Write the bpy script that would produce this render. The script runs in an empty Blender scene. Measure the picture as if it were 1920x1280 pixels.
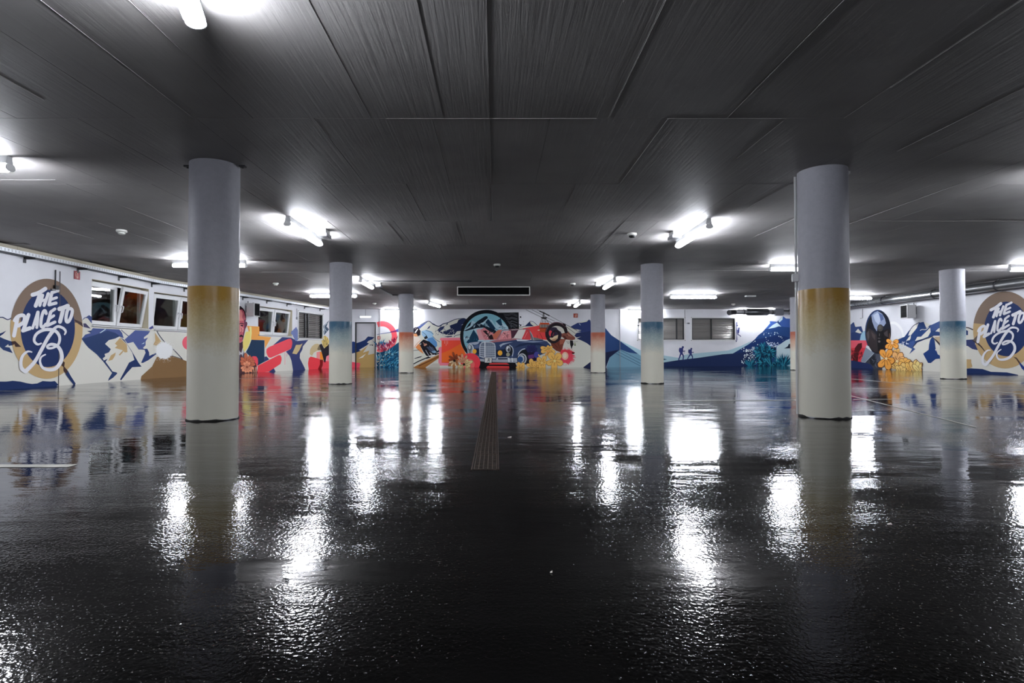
import bpy, bmesh, math, random
from mathutils import Vector, Matrix
random.seed(7)
C = bpy.context.scene
PI = math.pi

# ------------------------------------------------------------------ camera, world, exposure
F, PX, PY = 1066.7, 929.0, 640.0          # focal length and principal point (pixels of a 1920x1280 frame)
PITCH = math.atan(20 / F)
CZ, H = 0.68, 2.60                        # lens height, ceiling height
cam_d = bpy.data.cameras.new('camera')
cam_d.sensor_width = 36.0
cam_d.lens = 36.0 * F / 1920
cam_d.shift_x = (960 - PX) / 1920
cam_d.clip_start, cam_d.clip_end = 0.02, 200
cam = bpy.data.objects.new('camera', cam_d)
C.collection.objects.link(cam)
cam.location = (0, 0, CZ)
cam.rotation_euler = (PI / 2 + PITCH, 0, 0)
C.camera = cam
world = bpy.data.worlds.new('night_sky')
C.world = world
world.use_nodes = True
world.node_tree.nodes['Background'].inputs[0].default_value = (0.010, 0.012, 0.018, 1)
world.node_tree.nodes['Background'].inputs[1].default_value = 1.0
C.view_settings.view_transform = 'Standard'
C.view_settings.look = 'None'
C.view_settings.gamma = 1.0
C.view_settings.use_curve_mapping = False
C.view_settings.exposure = 0.0
LAMP_STRENGTH = 86.0
C.cycles.max_bounces = 8
C.cycles.diffuse_bounces = 5
C.cycles.glossy_bounces = 4
C.cycles.sample_clamp_indirect = 8.0


# ------------------------------------------------------------------ photograph measurements -> points of the place
def ray(px, py):
    x, u = (px - PX) / F, (PY - py) / F
    c, s = math.cos(PITCH), math.sin(PITCH)
    return Vector((x, c - u * s, u * c + s))


EYE = Vector((0, 0, CZ))


def on_z(px, py, z):
    d = ray(px, py)
    return EYE + d * ((z - CZ) / d.z)


def on_y(px, py, y):
    d = ray(px, py)
    return EYE + d * (y / d.y)


def floor_z(x):
    """the floor is level up to the right gold column and then rises a little towards the right wall"""
    return max(0.0, 0.0085 * (x - 3.6))


def on_floor(px, py):
    p = on_z(px, py, 0)
    for _ in range(6):
        p = on_z(px, py, floor_z(p.x))
    return p


class Wall:
    """a straight wall seen in plan, from a to b; n points into the room"""
    def __init__(s, a, b, n_hint):
        s.a, s.b = Vector((a[0], a[1], 0)), Vector((b[0], b[1], 0))
        s.len = (s.b - s.a).length
        s.t = (s.b - s.a) / s.len
        s.n = Vector((-s.t.y, s.t.x, 0))
        if s.n.dot(Vector((n_hint[0], n_hint[1], 0))) < 0:
            s.n = -s.n

    def pt(s, u, z, off=0.0):
        return s.a + s.t * u + s.n * off + Vector((0, 0, z))

    def hit(s, px, py, off=0.0):
        d = ray(px, py)
        k = (s.a + s.n * off - EYE).dot(s.n) / d.dot(s.n)
        return EYE + d * k

    def uz(s, px, py, off=0.0):
        p = s.hit(px, py, off)
        return (p - s.a).dot(s.t), p.z

    def rot(s):
        """matrix whose x runs along the wall, y out of the wall into the room, z up"""
        m = Matrix.Identity(3)
        m.col[0], m.col[1], m.col[2] = s.t, s.n, Vector((0, 0, 1))
        return m


LA = Wall((-8.85, -5.0), (-8.85, 14.7), (1, 0))
LB = Wall((-8.85, 14.7), (-6.75, 25.4), (1, 0))
BK = Wall((-6.75, 25.4), (13.5, 25.4), (0, -1))
RB = Wall((13.5, 25.4), (13.5, -5.0), (-1, 0))
FR = Wall((13.5, -5.0), (-8.85, -5.0), (0, 1))
T = 0.30                                   # wall thickness


# ------------------------------------------------------------------ materials
def lin(h):
    v = [int(h[i:i + 2], 16) / 255 for i in (0, 2, 4)]
    return tuple(c / 12.92 if c <= 0.04045 else ((c + 0.055) / 1.055) ** 2.4 for c in v) + (1,)


MATS = {}


def mat(name, hexcol, rough=0.6, metal=0.0, spec=0.4, vary=0.0, scale=6.0, bump=0.0, bscale=40.0, coat=0.0):
    if name in MATS:
        return MATS[name]
    m = bpy.data.materials.new(name)
    m.use_nodes = True
    nt = m.node_tree
    b = nt.nodes['Principled BSDF']
    b.inputs['Base Color'].default_value = lin(hexcol)
    b.inputs['Roughness'].default_value = rough
    b.inputs['Metallic'].default_value = metal
    b.inputs['Specular IOR Level'].default_value = spec
    if coat:
        b.inputs['Coat Weight'].default_value = coat
        b.inputs['Coat Roughness'].default_value = 0.12
    if vary or bump:
        tc = nt.nodes.new('ShaderNodeTexCoord')
    if vary:
        n = nt.nodes.new('ShaderNodeTexNoise')
        n.inputs['Scale'].default_value = scale
        n.inputs['Detail'].default_value = 6
        nt.links.new(tc.outputs['Object'], n.inputs['Vector'])
        r = nt.nodes.new('ShaderNodeValToRGB')
        c = lin(hexcol)
        r.color_ramp.elements[0].position, r.color_ramp.elements[1].position = 0.3, 0.7
        r.color_ramp.elements[0].color = tuple(x * (1 - vary) for x in c[:3]) + (1,)
        r.color_ramp.elements[1].color = tuple(min(1, x * (1 + vary)) for x in c[:3]) + (1,)
        nt.links.new(n.outputs[0], r.inputs[0])
        nt.links.new(r.outputs[0], b.inputs['Base Color'])
    if bump:
        n2 = nt.nodes.new('ShaderNodeTexNoise')
        n2.inputs['Scale'].default_value = bscale
        n2.inputs['Detail'].default_value = 5
        nt.links.new(tc.outputs['Object'], n2.inputs['Vector'])
        bp = nt.nodes.new('ShaderNodeBump')
        bp.inputs['Strength'].default_value = bump
        bp.inputs['Distance'].default_value = 0.01
        nt.links.new(n2.outputs[0], bp.inputs['Height'])
        nt.links.new(bp.outputs[0], b.inputs['Normal'])
    MATS[name] = m
    return m


def emit(name, hexcol, strength):
    m = bpy.data.materials.new(name)
    m.use_nodes = True
    nt = m.node_tree
    nt.nodes.remove(nt.nodes['Principled BSDF'])
    e = nt.nodes.new('ShaderNodeEmission')
    e.inputs[0].default_value = lin(hexcol)
    e.inputs[1].default_value = strength
    nt.links.new(e.outputs[0], nt.nodes['Material Output'].inputs[0])
    MATS[name] = m
    return m


# ------------------------------------------------------------------ mesh builder
class MB:
    def __init__(s):
        s.v, s.f, s.mi = [], [], []

    def face(s, pts, m=0):
        i = len(s.v)
        s.v += [tuple(p) for p in pts]
        s.f.append(tuple(range(i, i + len(pts))))
        s.mi.append(m)

    def box(s, c, size, rot=None, m=0, taper=1.0):
        """taper scales the low-z end"""
        c = Vector(c)
        i = len(s.v)
        for sz in (-1, 1):
            k = taper if sz < 0 else 1.0
            for sx, sy in ((-1, -1), (1, -1), (1, 1), (-1, 1)):
                p = Vector((sx * size[0] / 2 * k, sy * size[1] / 2 * k, sz * size[2] / 2))
                if rot is not None:
                    p = rot @ p
                s.v.append(tuple(c + p))
        for q in ((3, 2, 1, 0), (4, 5, 6, 7), (0, 1, 5, 4), (1, 2, 6, 5), (2, 3, 7, 6), (3, 0, 4, 7)):
            s.f.append(tuple(i + k for k in q))
            s.mi.append(m)
        return s

    def tube(s, pts, r, n=12, m=0, cap=True):
        """round tube along a polyline; r may be one radius or one per point"""
        pts = [Vector(p) for p in pts]
        rr = r if isinstance(r, (list, tuple)) else [r] * len(pts)
        rings = []
        up = None
        for k, p in enumerate(pts):
            d = (pts[min(k + 1, len(pts) - 1)] - pts[max(k - 1, 0)]).normalized()
            if up is None:
                up = Vector((0, 0, 1)) if abs(d.z) < 0.9 else Vector((1, 0, 0))
            a = d.cross(up).normalized()
            b = a.cross(d).normalized()
            up = b
            i = len(s.v)
            s.v += [tuple(p + (a * math.cos(2 * PI * j / n) + b * math.sin(2 * PI * j / n)) * rr[k]) for j in range(n)]
            rings.append(i)
        for q in range(len(rings) - 1):
            for j in range(n):
                a0, a1 = rings[q] + j, rings[q] + (j + 1) % n
                b0, b1 = rings[q + 1] + j, rings[q + 1] + (j + 1) % n
                s.f.append((a0, a1, b1, b0))
                s.mi.append(m)
        if cap:
            s.f.append(tuple(rings[0] + j for j in range(n))[::-1])
            s.f.append(tuple(rings[-1] + j for j in range(n)))
            s.mi += [m, m]
        return s

    def lathe(s, c, prof, n=32, m=0, axis=None):
        """profile of (radius, height) turned about the z axis at c"""
        c = Vector(c)
        i0 = len(s.v)
        for r, z in prof:
            for j in range(n):
                p = Vector((r * math.cos(2 * PI * j / n), r * math.sin(2 * PI * j / n), z))
                if axis is not None:
                    p = axis @ p
                s.v.append(tuple(c + p))
        for q in range(len(prof) - 1):
            for j in range(n):
                a0, a1 = i0 + q * n + j, i0 + q * n + (j + 1) % n
                s.f.append((a0, a1, a1 + n, a0 + n))
                s.mi.append(m)
        if prof[0][0] > 1e-5:
            s.f.append(tuple(i0 + j for j in range(n))[::-1]); s.mi.append(m)
        if prof[-1][0] > 1e-5:
            k = i0 + (len(prof) - 1) * n
            s.f.append(tuple(k + j for j in range(n))); s.mi.append(m)
        return s

    def prism(s, prof, p0, ax, ay, az, length, m=0):
        """extrude the 2-D profile (in ax, ay) from p0 along az"""
        p0 = Vector(p0)
        i, n = len(s.v), len(prof)
        for k in (0, length):
            s.v += [tuple(p0 + ax * x + ay * y + az * k) for x, y in prof]
        for j in range(n):
            a, b = i + j, i + (j + 1) % n
            s.f.append((a, b, b + n, a + n)); s.mi.append(m)
        s.f.append(tuple(range(i, i + n))[::-1]); s.f.append(tuple(range(i + n, i + 2 * n)))
        s.mi += [m, m]
        return s

    def mesh(s, name, mats, smooth=False, bevel=0.0, fix=True):
        me = bpy.data.meshes.new(name)
        me.from_pydata(s.v, [], s.f)
        for mm in (mats if isinstance(mats, (list, tuple)) else [mats]):
            me.materials.append(mm)
        me.polygons.foreach_set('material_index', s.mi)
        if fix or bevel:
            bm = bmesh.new()
            bm.from_mesh(me)
            if fix:
                bmesh.ops.remove_doubles(bm, verts=bm.verts, dist=1e-5)
                bmesh.ops.recalc_face_normals(bm, faces=bm.faces)
            if bevel:
                bmesh.ops.bevel(bm, geom=list(bm.edges), offset=bevel, segments=1, affect='EDGES', clamp_overlap=True)
            bm.to_mesh(me)
            bm.free()
        if smooth:
            me.shade_smooth()
            me.set_sharp_from_angle(angle=math.radians(40))
        me.update()
        return me


def put(name, me, parent=None, loc=None):
    """link a mesh as one object; loc is in world space, children keep their parent's frame"""
    o = bpy.data.objects.new(name, me)
    C.collection.objects.link(o)
    if parent is not None:
        o.parent = parent
    if loc is not None:
        o.location = loc
    return o


def empty(name, loc, label, cat, group=None, rz=0.0):
    o = bpy.data.objects.new(name, None)
    o.empty_display_size = 0.1
    C.collection.objects.link(o)
    o.location = loc
    o.rotation_euler = (0, 0, rz)
    tag(o, label, cat, group)
    return o


def tag(o, label, cat, group=None, kind=None):
    o['label'], o['category'] = label, cat
    if group:
        o['group'] = group
    if kind:
        o['kind'] = kind
    return o


def struct(o, label=None):
    o['kind'] = 'structure'
    if label:
        o['label'] = label
    return o


def clone(root):
    """a copy of a thing with its parts and sub-parts"""
    r = root.copy()
    C.collection.objects.link(r)
    for ch in list(root.children):
        c = ch.copy()
        C.collection.objects.link(c)
        c.parent = r
        for g in list(ch.children):
            d = g.copy()
            C.collection.objects.link(d)
            d.parent = c
    return r

# ================================================================== SETTING
def node(nt, kind, **kw):
    n = nt.nodes.new(kind)
    for k, v in kw.items():
        n.inputs[k.replace('_', ' ')].default_value = v
    return n


def wet_floor():
    """dark sealed asphalt under a film of water: smooth puddles, rougher grain where the film is thin"""
    m = bpy.data.materials.new('wet_asphalt')
    m.use_nodes = True
    nt = m.node_tree
    L = nt.links.new
    b = nt.nodes['Principled BSDF']
    tc = nt.nodes.new('ShaderNodeTexCoord')
    big = node(nt, 'ShaderNodeTexNoise', Scale=0.35, Detail=4.0, Roughness=0.6)
    L(tc.outputs['Object'], big.inputs['Vector'])
    mp = nt.nodes.new('ShaderNodeMapping')
    mp.inputs['Scale'].default_value = (0.35, 1.0, 1)
    L(tc.outputs['Object'], mp.inputs['Vector'])
    mid = node(nt, 'ShaderNodeTexNoise', Scale=1.6, Detail=5.0, Roughness=0.6)
    L(mp.outputs[0], mid.inputs['Vector'])
    grain = node(nt, 'ShaderNodeTexNoise', Scale=125.0, Detail=1.0, Roughness=0.5)
    L(tc.outputs['Object'], grain.inputs['Vector'])
    speck = node(nt, 'ShaderNodeTexNoise', Scale=80.0, Detail=1.5)
    L(tc.outputs['Object'], speck.inputs['Vector'])
    # colour
    cr = nt.nodes.new('ShaderNodeValToRGB')
    cr.color_ramp.elements[0].position, cr.color_ramp.elements[1].position = 0.35, 0.75
    cr.color_ramp.elements[0].color = (0.0016, 0.0015, 0.0016, 1)
    cr.color_ramp.elements[1].color = (0.0062, 0.0058, 0.0058, 1)
    L(mid.outputs[0], cr.inputs[0])
    L(cr.outputs[0], b.inputs['Base Color'])
    # water film mask (1 = puddle)
    add = nt.nodes.new('ShaderNodeMath'); add.operation = 'ADD'
    L(big.outputs[0], add.inputs[0]); L(mid.outputs[0], add.inputs[1])
    film = nt.nodes.new('ShaderNodeMapRange')
    film.inputs['From Min'].default_value, film.inputs['From Max'].default_value = 0.84, 1.14
    L(add.outputs[0], film.inputs['Value'])
    # the larger standing puddles
    wet = film.outputs[0]
    for (px_, py_), (rx_, ry_) in (((-4.9, 5.8), (2.8, 1.5)), ((-0.62, 1.78), (0.45, 0.14)), ((-2.6, 3.6), (0.75, 1.5)), ((2.9, 3.7), (0.6, 1.4)), ((7.0, 7.6), (3.0, 1.6))):
        pm = nt.nodes.new('ShaderNodeMapping')
        pm.vector_type = 'TEXTURE'
        pm.inputs['Location'].default_value = (px_, py_, 0)
        pm.inputs['Scale'].default_value = (rx_, ry_, 1)
        L(tc.outputs['Object'], pm.inputs['Vector'])
        ln = nt.nodes.new('ShaderNodeVectorMath'); ln.operation = 'LENGTH'
        L(pm.outputs[0], ln.inputs[0])
        wob = nt.nodes.new('ShaderNodeMath'); wob.operation = 'MULTIPLY_ADD'; wob.inputs[1].default_value = 1.0
        L(mid.outputs[0], wob.inputs[0]); L(ln.outputs['Value'], wob.inputs[2])
        pr = nt.nodes.new('ShaderNodeMapRange')
        pr.inputs['From Min'].default_value, pr.inputs['From Max'].default_value = 1.65, 1.15
        L(wob.outputs[0], pr.inputs['Value'])
        mxm = nt.nodes.new('ShaderNodeMath'); mxm.operation = 'MAXIMUM'
        L(wet, mxm.inputs[0]); L(pr.outputs[0], mxm.inputs[1])
        wet = mxm.outputs[0]
    rr = nt.nodes.new('ShaderNodeMapRange')
    rr.inputs['To Min'].default_value, rr.inputs['To Max'].default_value = 0.075, 0.03
    L(wet, rr.inputs['Value'])
    L(rr.outputs[0], b.inputs['Roughness'])
    b.inputs['Specular IOR Level'].default_value = 0.5
    b.inputs['IOR'].default_value = 1.40
    # relief: stone grain (damped in puddles) over slow ripples of the screed
    bs = nt.nodes.new('ShaderNodeMapRange')
    bs.inputs['To Min'].default_value, bs.inputs['To Max'].default_value = 0.62, 0.06
    L(wet, bs.inputs['Value'])
    b1 = nt.nodes.new('ShaderNodeBump'); b1.inputs['Distance'].default_value = 0.00105
    L(bs.outputs[0], b1.inputs['Strength'])
    gm = nt.nodes.new('ShaderNodeMath'); gm.operation = 'ADD'
    st = nt.nodes.new('ShaderNodeMapRange')
    st.inputs['From Min'].default_value, st.inputs['From Max'].default_value = 0.66, 0.90
    L(grain.outputs[0], st.inputs['Value'])
    sk = nt.nodes.new('ShaderNodeMath'); sk.operation = 'MULTIPLY'; sk.inputs[1].default_value = 2.0
    L(speck.outputs[0], sk.inputs[0])
    sm = nt.nodes.new('ShaderNodeMath'); sm.operation = 'MULTIPLY'; sm.inputs[1].default_value = 1.6
    L(st.outputs[0], sm.inputs[0])
    L(sm.outputs[0], gm.inputs[0]); L(sk.outputs[0], gm.inputs[1])
    L(gm.outputs[0], b1.inputs['Height'])
    rip = node(nt, 'ShaderNodeTexNoise', Scale=5.5, Detail=3.0, Roughness=0.55)
    L(mp.outputs[0], rip.inputs['Vector'])
    b2 = nt.nodes.new('ShaderNodeBump'); b2.inputs['Distance'].default_value = 0.01
    b2.inputs['Strength'].default_value = 0.26
    L(rip.outputs[0], b2.inputs['Height'])
    L(b2.outputs[0], b1.inputs['Normal'])
    L(b1.outputs[0], b.inputs['Normal'])
    MATS['wet_asphalt'] = m
    return m


def board_concrete():
    m = bpy.data.materials.new('board_marked_concrete')
    m.use_nodes = True
    nt = m.node_tree
    L = nt.links.new
    b = nt.nodes['Principled BSDF']
    b.inputs['Roughness'].default_value = 0.62
    b.inputs['Specular IOR Level'].default_value = 0.25
    geo = nt.nodes.new('ShaderNodeNewGeometry')
    info = nt.nodes.new('ShaderNodeObjectInfo')
    mp = nt.nodes.new('ShaderNodeMapping')
    mp.inputs['Scale'].default_value = (28, 0.9, 1)
    L(geo.outputs['Position'], mp.inputs['Vector'])
    g = node(nt, 'ShaderNodeTexNoise', Scale=1.0, Detail=5.0, Roughness=0.65, Distortion=0.4)
    L(mp.outputs[0], g.inputs['Vector'])
    n = node(nt, 'ShaderNodeTexNoise', Scale=1.3, Detail=6.0)
    L(geo.outputs['Position'], n.inputs['Vector'])
    cr = nt.nodes.new('ShaderNodeValToRGB')
    cr.color_ramp.elements[0].position, cr.color_ramp.elements[1].position = 0.3, 0.72
    cr.color_ramp.elements[0].color = (0.30, 0.286, 0.28, 1)
    cr.color_ramp.elements[1].color = (0.38, 0.364, 0.356, 1)
    L(n.outputs[0], cr.inputs[0])
    mx = nt.nodes.new('ShaderNodeMix'); mx.data_type = 'RGBA'; mx.blend_type = 'MULTIPLY'
    mx.inputs['Factor'].default_value = 1.0
    vr = nt.nodes.new('ShaderNodeMapRange')
    vr.inputs['To Min'].default_value, vr.inputs['To Max'].default_value = 0.97, 1.03
    L(info.outputs['Random'], vr.inputs['Value'])
    L(cr.outputs[0], mx.inputs['A']); L(vr.outputs[0], mx.inputs['B'])
    L(mx.outputs['Result'], b.inputs['Base Color'])
    bp = nt.nodes.new('ShaderNodeBump')
    bp.inputs['Distance'].default_value = 0.006
    bp.inputs['Strength'].default_value = 0.55
    L(g.outputs[0], bp.inputs['Height'])
    L(bp.outputs[0], b.inputs['Normal'])
    MATS['board_marked_concrete'] = m
    return m


M_FLOOR, M_CEIL = wet_floor(), board_concrete()
M_WALL = mat('white_wall_paint', 'DFDFE4', 0.55, vary=0.03, scale=2.5, bump=0.12, bscale=30)
M_WHITE = mat('white_painted_metal', 'D8D8D8', 0.4)
M_PLASTIC = mat('white_plastic', 'D9D9DA', 0.35)
M_DARK = mat('dark_void', '0C0C0C', 0.8)
M_BLACK = mat('black_plastic', '101012', 0.5)
M_STEEL = mat('galvanised_steel', '9A9C9E', 0.32, metal=0.9, bump=0.1, bscale=60)
M_GREY = mat('grey_metal', '77787C', 0.45, metal=0.3)

# floor
mb = MB()
prof = [(-9.4, -0.2), (14.1, -0.2), (14.1, floor_z(14.1)), (3.6, 0.0), (-9.4, 0.0)]
mb.prism(prof, (0, -5.5, 0), Vector((1, 0, 0)), Vector((0, 0, 1)), Vector((0, 1, 0)), 31.4)
floor = struct(put('floor', mb.mesh('floor', M_FLOOR)))

# ceiling: slab and the fields left by the formwork boards
mb = MB()
mb.box((2.35, 10.2, H + 0.17), (23.5, 31.4, 0.3))
ceiling = struct(put('ceiling', mb.mesh('ceiling', M_CEIL)))
PANELS = {}


def panel_mesh(w, d):
    k = (round(w, 2), round(d, 2))
    if k not in PANELS:
        b = MB()
        b.box((0, 0, 0.011), (w - 0.002, d - 0.002, 0.026))
        PANELS[k] = b.mesh('ceiling_panel', M_CEIL, bevel=0.0008)
    return PANELS[k]


ROW, FIELD = 1.825, 0.97
row_y = [4.64 + ROW * k for k in range(-5, 12)]
far = MB()
for ri, y0 in enumerate(row_y):
    y1 = min(y0 + ROW, 25.39)
    if y1 - y0 < 0.2:
        continue
    off = -0.05 if (ri - 4) % 2 == 0 else 0.45
    for k in range(-9, 18):
        x0, x1 = off + FIELD * k, off + FIELD * (k + 1)
        xl = -8.85 if y0 < 14 else -8.85 + (y0 + ROW - 14.7) * 0.196
        x0, x1 = max(x0, -9.0), min(x1, 13.6)
        if x1 - x0 < 0.05:
            continue
        xm, ym = (x0 + x1) / 2, (y0 + y1) / 2
        dz = 0.0015 + random.choice((-1, 1)) * random.uniform(0.0002, 0.0006)
        if y0 > 0.9 and y0 < 17.5 and abs(xm) < 0.98 * y1 + 0.5:
            put('ceiling_panel', panel_mesh(x1 - x0, y1 - y0), ceiling, (xm, ym, H + dz))
        else:
            far.box((xm, ym, H + 0.011 + dz), (x1 - x0 - 0.006, y1 - y0 - 0.006, 0.026))
o = put('ceiling_panels', far.mesh('ceiling_panels', M_CEIL), ceiling)
o['kind'] = 'stuff'


# thin fins of cement where the boards met
def ridge(p, q, w=0.004, h=0.0022):
    p, q = Vector((p[0], p[1], H - 0.001)), Vector((q[0], q[1], H - 0.001))
    d = q - p
    t = d.normalized()
    n = Vector((-t.y, t.x, 0))
    b = MB()
    b.prism([(-w / 2, 0.012), (w / 2, 0.012), (w * 0.2, -h), (-w * 0.2, -h)], p, n, Vector((0, 0, 1)), t, d.length)
    put('joint_ridge', b.mesh('joint_ridge', M_CEIL), ceiling)


for x, y0, y1 in ((-3.44, 2.9, 4.3), (-2.48, 2.85, 4.6), (-2.0, 2.85, 3.6), (-1.02, 2.85, 4.6), (-0.43, 2.85, 4.62),
                  (-0.05, 2.85, 6.4), (0.93, 2.85, 4.6), (1.90, 2.85, 4.62), (2.87, 2.85, 4.1), (3.84, 3.6, 5.4),
                  (1.42, 4.65, 6.44), (2.39, 4.7, 5.6), (-1.49, 4.7, 5.1), (-2.46, 8.3, 9.6), (3.36, 6.5, 8.1),
                  (1.90, 8.3, 10.0), (0.93, 6.5, 7.6), (-0.6, 8.4, 10.0), (-1.6, 8.4, 9.8), (4.3, 7.0, 9.4),
                  (5.3, 6.4, 9.8), (-4.9, 7.5, 10.0), (-5.9, 8.4, 11.0), (0.5, 10.2, 11.9), (-6.8, 8.4, 9.6)):
    ridge((x, y0), (x, y1))
for y, x0, x1 in ((4.64, -0.9, 0.83), (4.64, 1.41, 2.35), (8.29, 5.6, 8.4), (6.30, -8.3, -4.9), (12.0, -6.2, -4.6),
                  (13.6, -5.6, -3.5), (13.4, 10.6, 13.2), (13.3, 4.5, 6.6), (10.1, -8, -6.4)):
    ridge((x0, y), (x1, y))


# walls with openings, built as slabs between the openings
def wall_mesh(mb, w, holes, z1=H + 0.02, u0=-0.0, u1=None):
    """holes: (u0, u1, z0, z1)"""
    u1 = w.len if u1 is None else u1
    us = sorted({u0, u1} | {h[0] for h in holes} | {h[1] for h in holes})
    zs = sorted({-0.05, z1} | {h[2] for h in holes} | {h[3] for h in holes})
    R = w.rot()
    for a, b in zip(us, us[1:]):
        cell = []
        for c, d in zip(zs, zs[1:]):
            um, zm = (a + b) / 2, (c + d) / 2
            if any(h[0] < um < h[1] and h[2] < zm < h[3] for h in holes):
                cell.append(None)
            else:
                cell.append((c, d))
        run = None
        for seg in cell + [None]:
            if seg is None:
                if run:
                    mb.box(w.pt((a + b) / 2, (run[0] + run[1]) / 2, -T / 2), (b - a, T, run[1] - run[0]), R)
                run = None
            else:
                run = (run[0], seg[1]) if run else seg


def opening(w, xl, xr, yt, yb):
    """opening from the pixels of its corners, given on the wall face: heights are taken at the left edge"""
    u0, zt = w.uz(xl, yt)
    u1, _ = w.uz(xr, yt)
    _, zb = w.uz(xl, yb)
    return [min(u0, u1), max(u0, u1), zb, zt]


WIN1 = opening(LA, 172.3, 279.5, 522.5, 611.5)
WIN2 = opening(LB, 289.0, 352.0, 544.0, 616.5)
WIN2[1] = WIN2[0] + 2.0
WIN2[2:] = [1.245, 2.24]
WIN3 = [LB.uz(484, 600)[0], LB.uz(548, 600)[0], 1.245, 2.24]
WIN4 = [LB.uz(559.5, 600)[0], LB.uz(604.5, 600)[0], 1.22, 2.22]
WIN5 = [BK.uz(1196, 600)[0], BK.uz(1283, 600)[0], 1.23, 2.20]
WIN6 = [BK.uz(1297, 600)[0], BK.uz(1378, 600)[0], 1.23, 2.20]
DOOR = [BK.uz(665.5, 640)[0], BK.uz(704.8, 640)[0], 0.0, 2.02]
print('windows', WIN1, WIN2, WIN3, WIN4, WIN5, WIN6, DOOR)

mb = MB()
wall_mesh(mb, LA, [WIN1])
wall_mesh(mb, LB, [WIN2, WIN3, WIN4])
wall_left = struct(put('wall_left', mb.mesh('wall_left', M_WALL, fix=False)))
mb = MB()
wall_mesh(mb, BK, [WIN5, WIN6, [DOOR[0], DOOR[1], -0.05, DOOR[3]]], u0=-0.3, u1=BK.len + 0.3)
wall_back = struct(put('wall_back', mb.mesh('wall_back', M_WALL, fix=False)))
mb = MB()
wall_mesh(mb, RB, [])
wall_right = struct(put('wall_right', mb.mesh('wall_right', M_WALL, fix=False)))
mb = MB()
wall_mesh(mb, FR, [])
wall_front = struct(put('wall_front', mb.mesh('wall_front', M_WALL, fix=False)))

# ================================================================== LAMPS
M_TUBE = emit('lit_diffuser', 'F1F6FF', LAMP_STRENGTH)
M_SIDE = emit('lit_diffuser_prism_side', 'F1F6FF', LAMP_STRENGTH * 2.4)
M_HOUSING = mat('lamp_housing_grey', 'B9BABC', 0.5)
LL = 1.50


def lamp_proto():
    root = empty('fluorescent_light', (0, 0, H), '', 'lamp', 'fluorescent batten lights on the ceiling')
    X, Y, Z = Vector((1, 0, 0)), Vector((0, 1, 0)), Vector((0, 0, 1))
    b = MB()
    b.prism([(-0.030, -0.003), (-0.042, -0.082), (0.042, -0.082), (0.030, -0.003)], (-LL / 2, 0, 0), Y, Z, X, LL)
    put('housing', b.mesh('housing', M_HOUSING), root)
    prof = [(0.042, -0.083), (0.050, -0.100)] + [(0.056 * math.cos(t), -0.118 - 0.036 * math.sin(t)) for t in [PI * k / 12 for k in range(13)]] + [(-0.050, -0.100), (-0.042, -0.083)]
    b = MB()
    n = len(prof)
    for x, k in ((-LL / 2, 0.45), (-LL / 2 + 0.012, 0.8), (-LL / 2 + 0.04, 1.0), (LL / 2 - 0.04, 1.0), (LL / 2 - 0.012, 0.8), (LL / 2, 0.45)):
        b.v += [(x, py * k, -0.112 + (pz + 0.112) * k) for py, pz in prof]
    for q in range(5):
        for j in range(n):
            a0, a1 = q * n + j, q * n + (j + 1) % n
            b.f.append((a0, a1, a1 + n, a0 + n)); b.mi.append(1 if j in (0, 1, 2, 3, n - 5, n - 4, n - 3, n - 2) else 0)
    b.f += [tuple(range(n))[::-1], tuple(range(5 * n, 6 * n))]; b.mi += [0, 0]
    put('diffuser', b.mesh('diffuser', [M_TUBE, M_SIDE], smooth=True), root)
    for s in (-1, 1):
        b = MB()
        cap = [(y * 0.98, -0.112 + (z + 0.112) * 0.98) for y, z in prof]
        b.prism(cap, (s * (LL / 2 + 0.007) - 0.007, 0, 0), Y, Z, X, 0.014)
        put('end_cap', b.mesh('end_cap', M_PLASTIC, bevel=0.002), root)
    return root


LZ = H - 0.118


def mid(p, q):
    return (p + q) / 2


LAMPS = []


def lamp_x(px_end, py, side, label):
    """lamp across the room; the end at px_end is its left (-1) or right (+1) one"""
    p = on_z(px_end, py, LZ)
    LAMPS.append((p.x - side * LL / 2, p.y, 0.0, label))


def lamp_y(pn, pf, label):
    a, b = on_z(pn[0], pn[1], LZ), on_z(pf[0], pf[1], LZ)
    LAMPS.append(((a.x + b.x) / 2, (a.y + b.y) / 2, math.atan2(b.y - a.y, b.x - a.x), label))


far_end = on_z(367, 42, LZ)
dirn = Vector((0.30, -0.954, 0)).normalized()
LAMPS.append((far_end.x + dirn.x * LL / 2, far_end.y + dirn.y * LL / 2, math.atan2(-dirn.y, -dirn.x),
              'lit batten light cut by the top edge, nearest of all the ceiling lights'))
lamp_y((541, 421), (598, 457), 'lit batten light pointing away, right of the left gold banded column')
lamp_y((1329, 425), (1272, 461), 'lit batten light pointing away, left of the right gold banded column')
lamp_x(460.5, 498, 1, 'lit crosswise batten light half hidden behind the left gold banded column')
lamp_x(18, 315, 1, 'lit crosswise batten light of which only an end shows at the left edge')
p = on_z(1893, 505.5, LZ)
LAMPS.append((p.x + LL / 2, p.y, 0.0, 'lit crosswise batten light cut by the right edge, beyond the right blue banded column'))
LAMPS.append((6.62, 5.75, 0.0, 'lit crosswise batten light just outside the right edge, glowing on the ceiling'))
lamp_x(1444, 505, -1, 'lit crosswise batten light touching the left outline of the right gold banded column')
lamp_x(1257, 557.5, -1, 'whole lit crosswise batten light above the louvred windows of the back wall')
lamp_x(1633, 559.5, 1, 'lit crosswise batten light emerging right of the right gold banded column')
lamp_y((674, 526), (699, 540.5), 'lit batten light pointing away, beside the dark ceiling conduit')
lamp_y((1154.5, 527), (1132, 541.5), 'lit batten light pointing away, above the centre right orange banded column')
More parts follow.
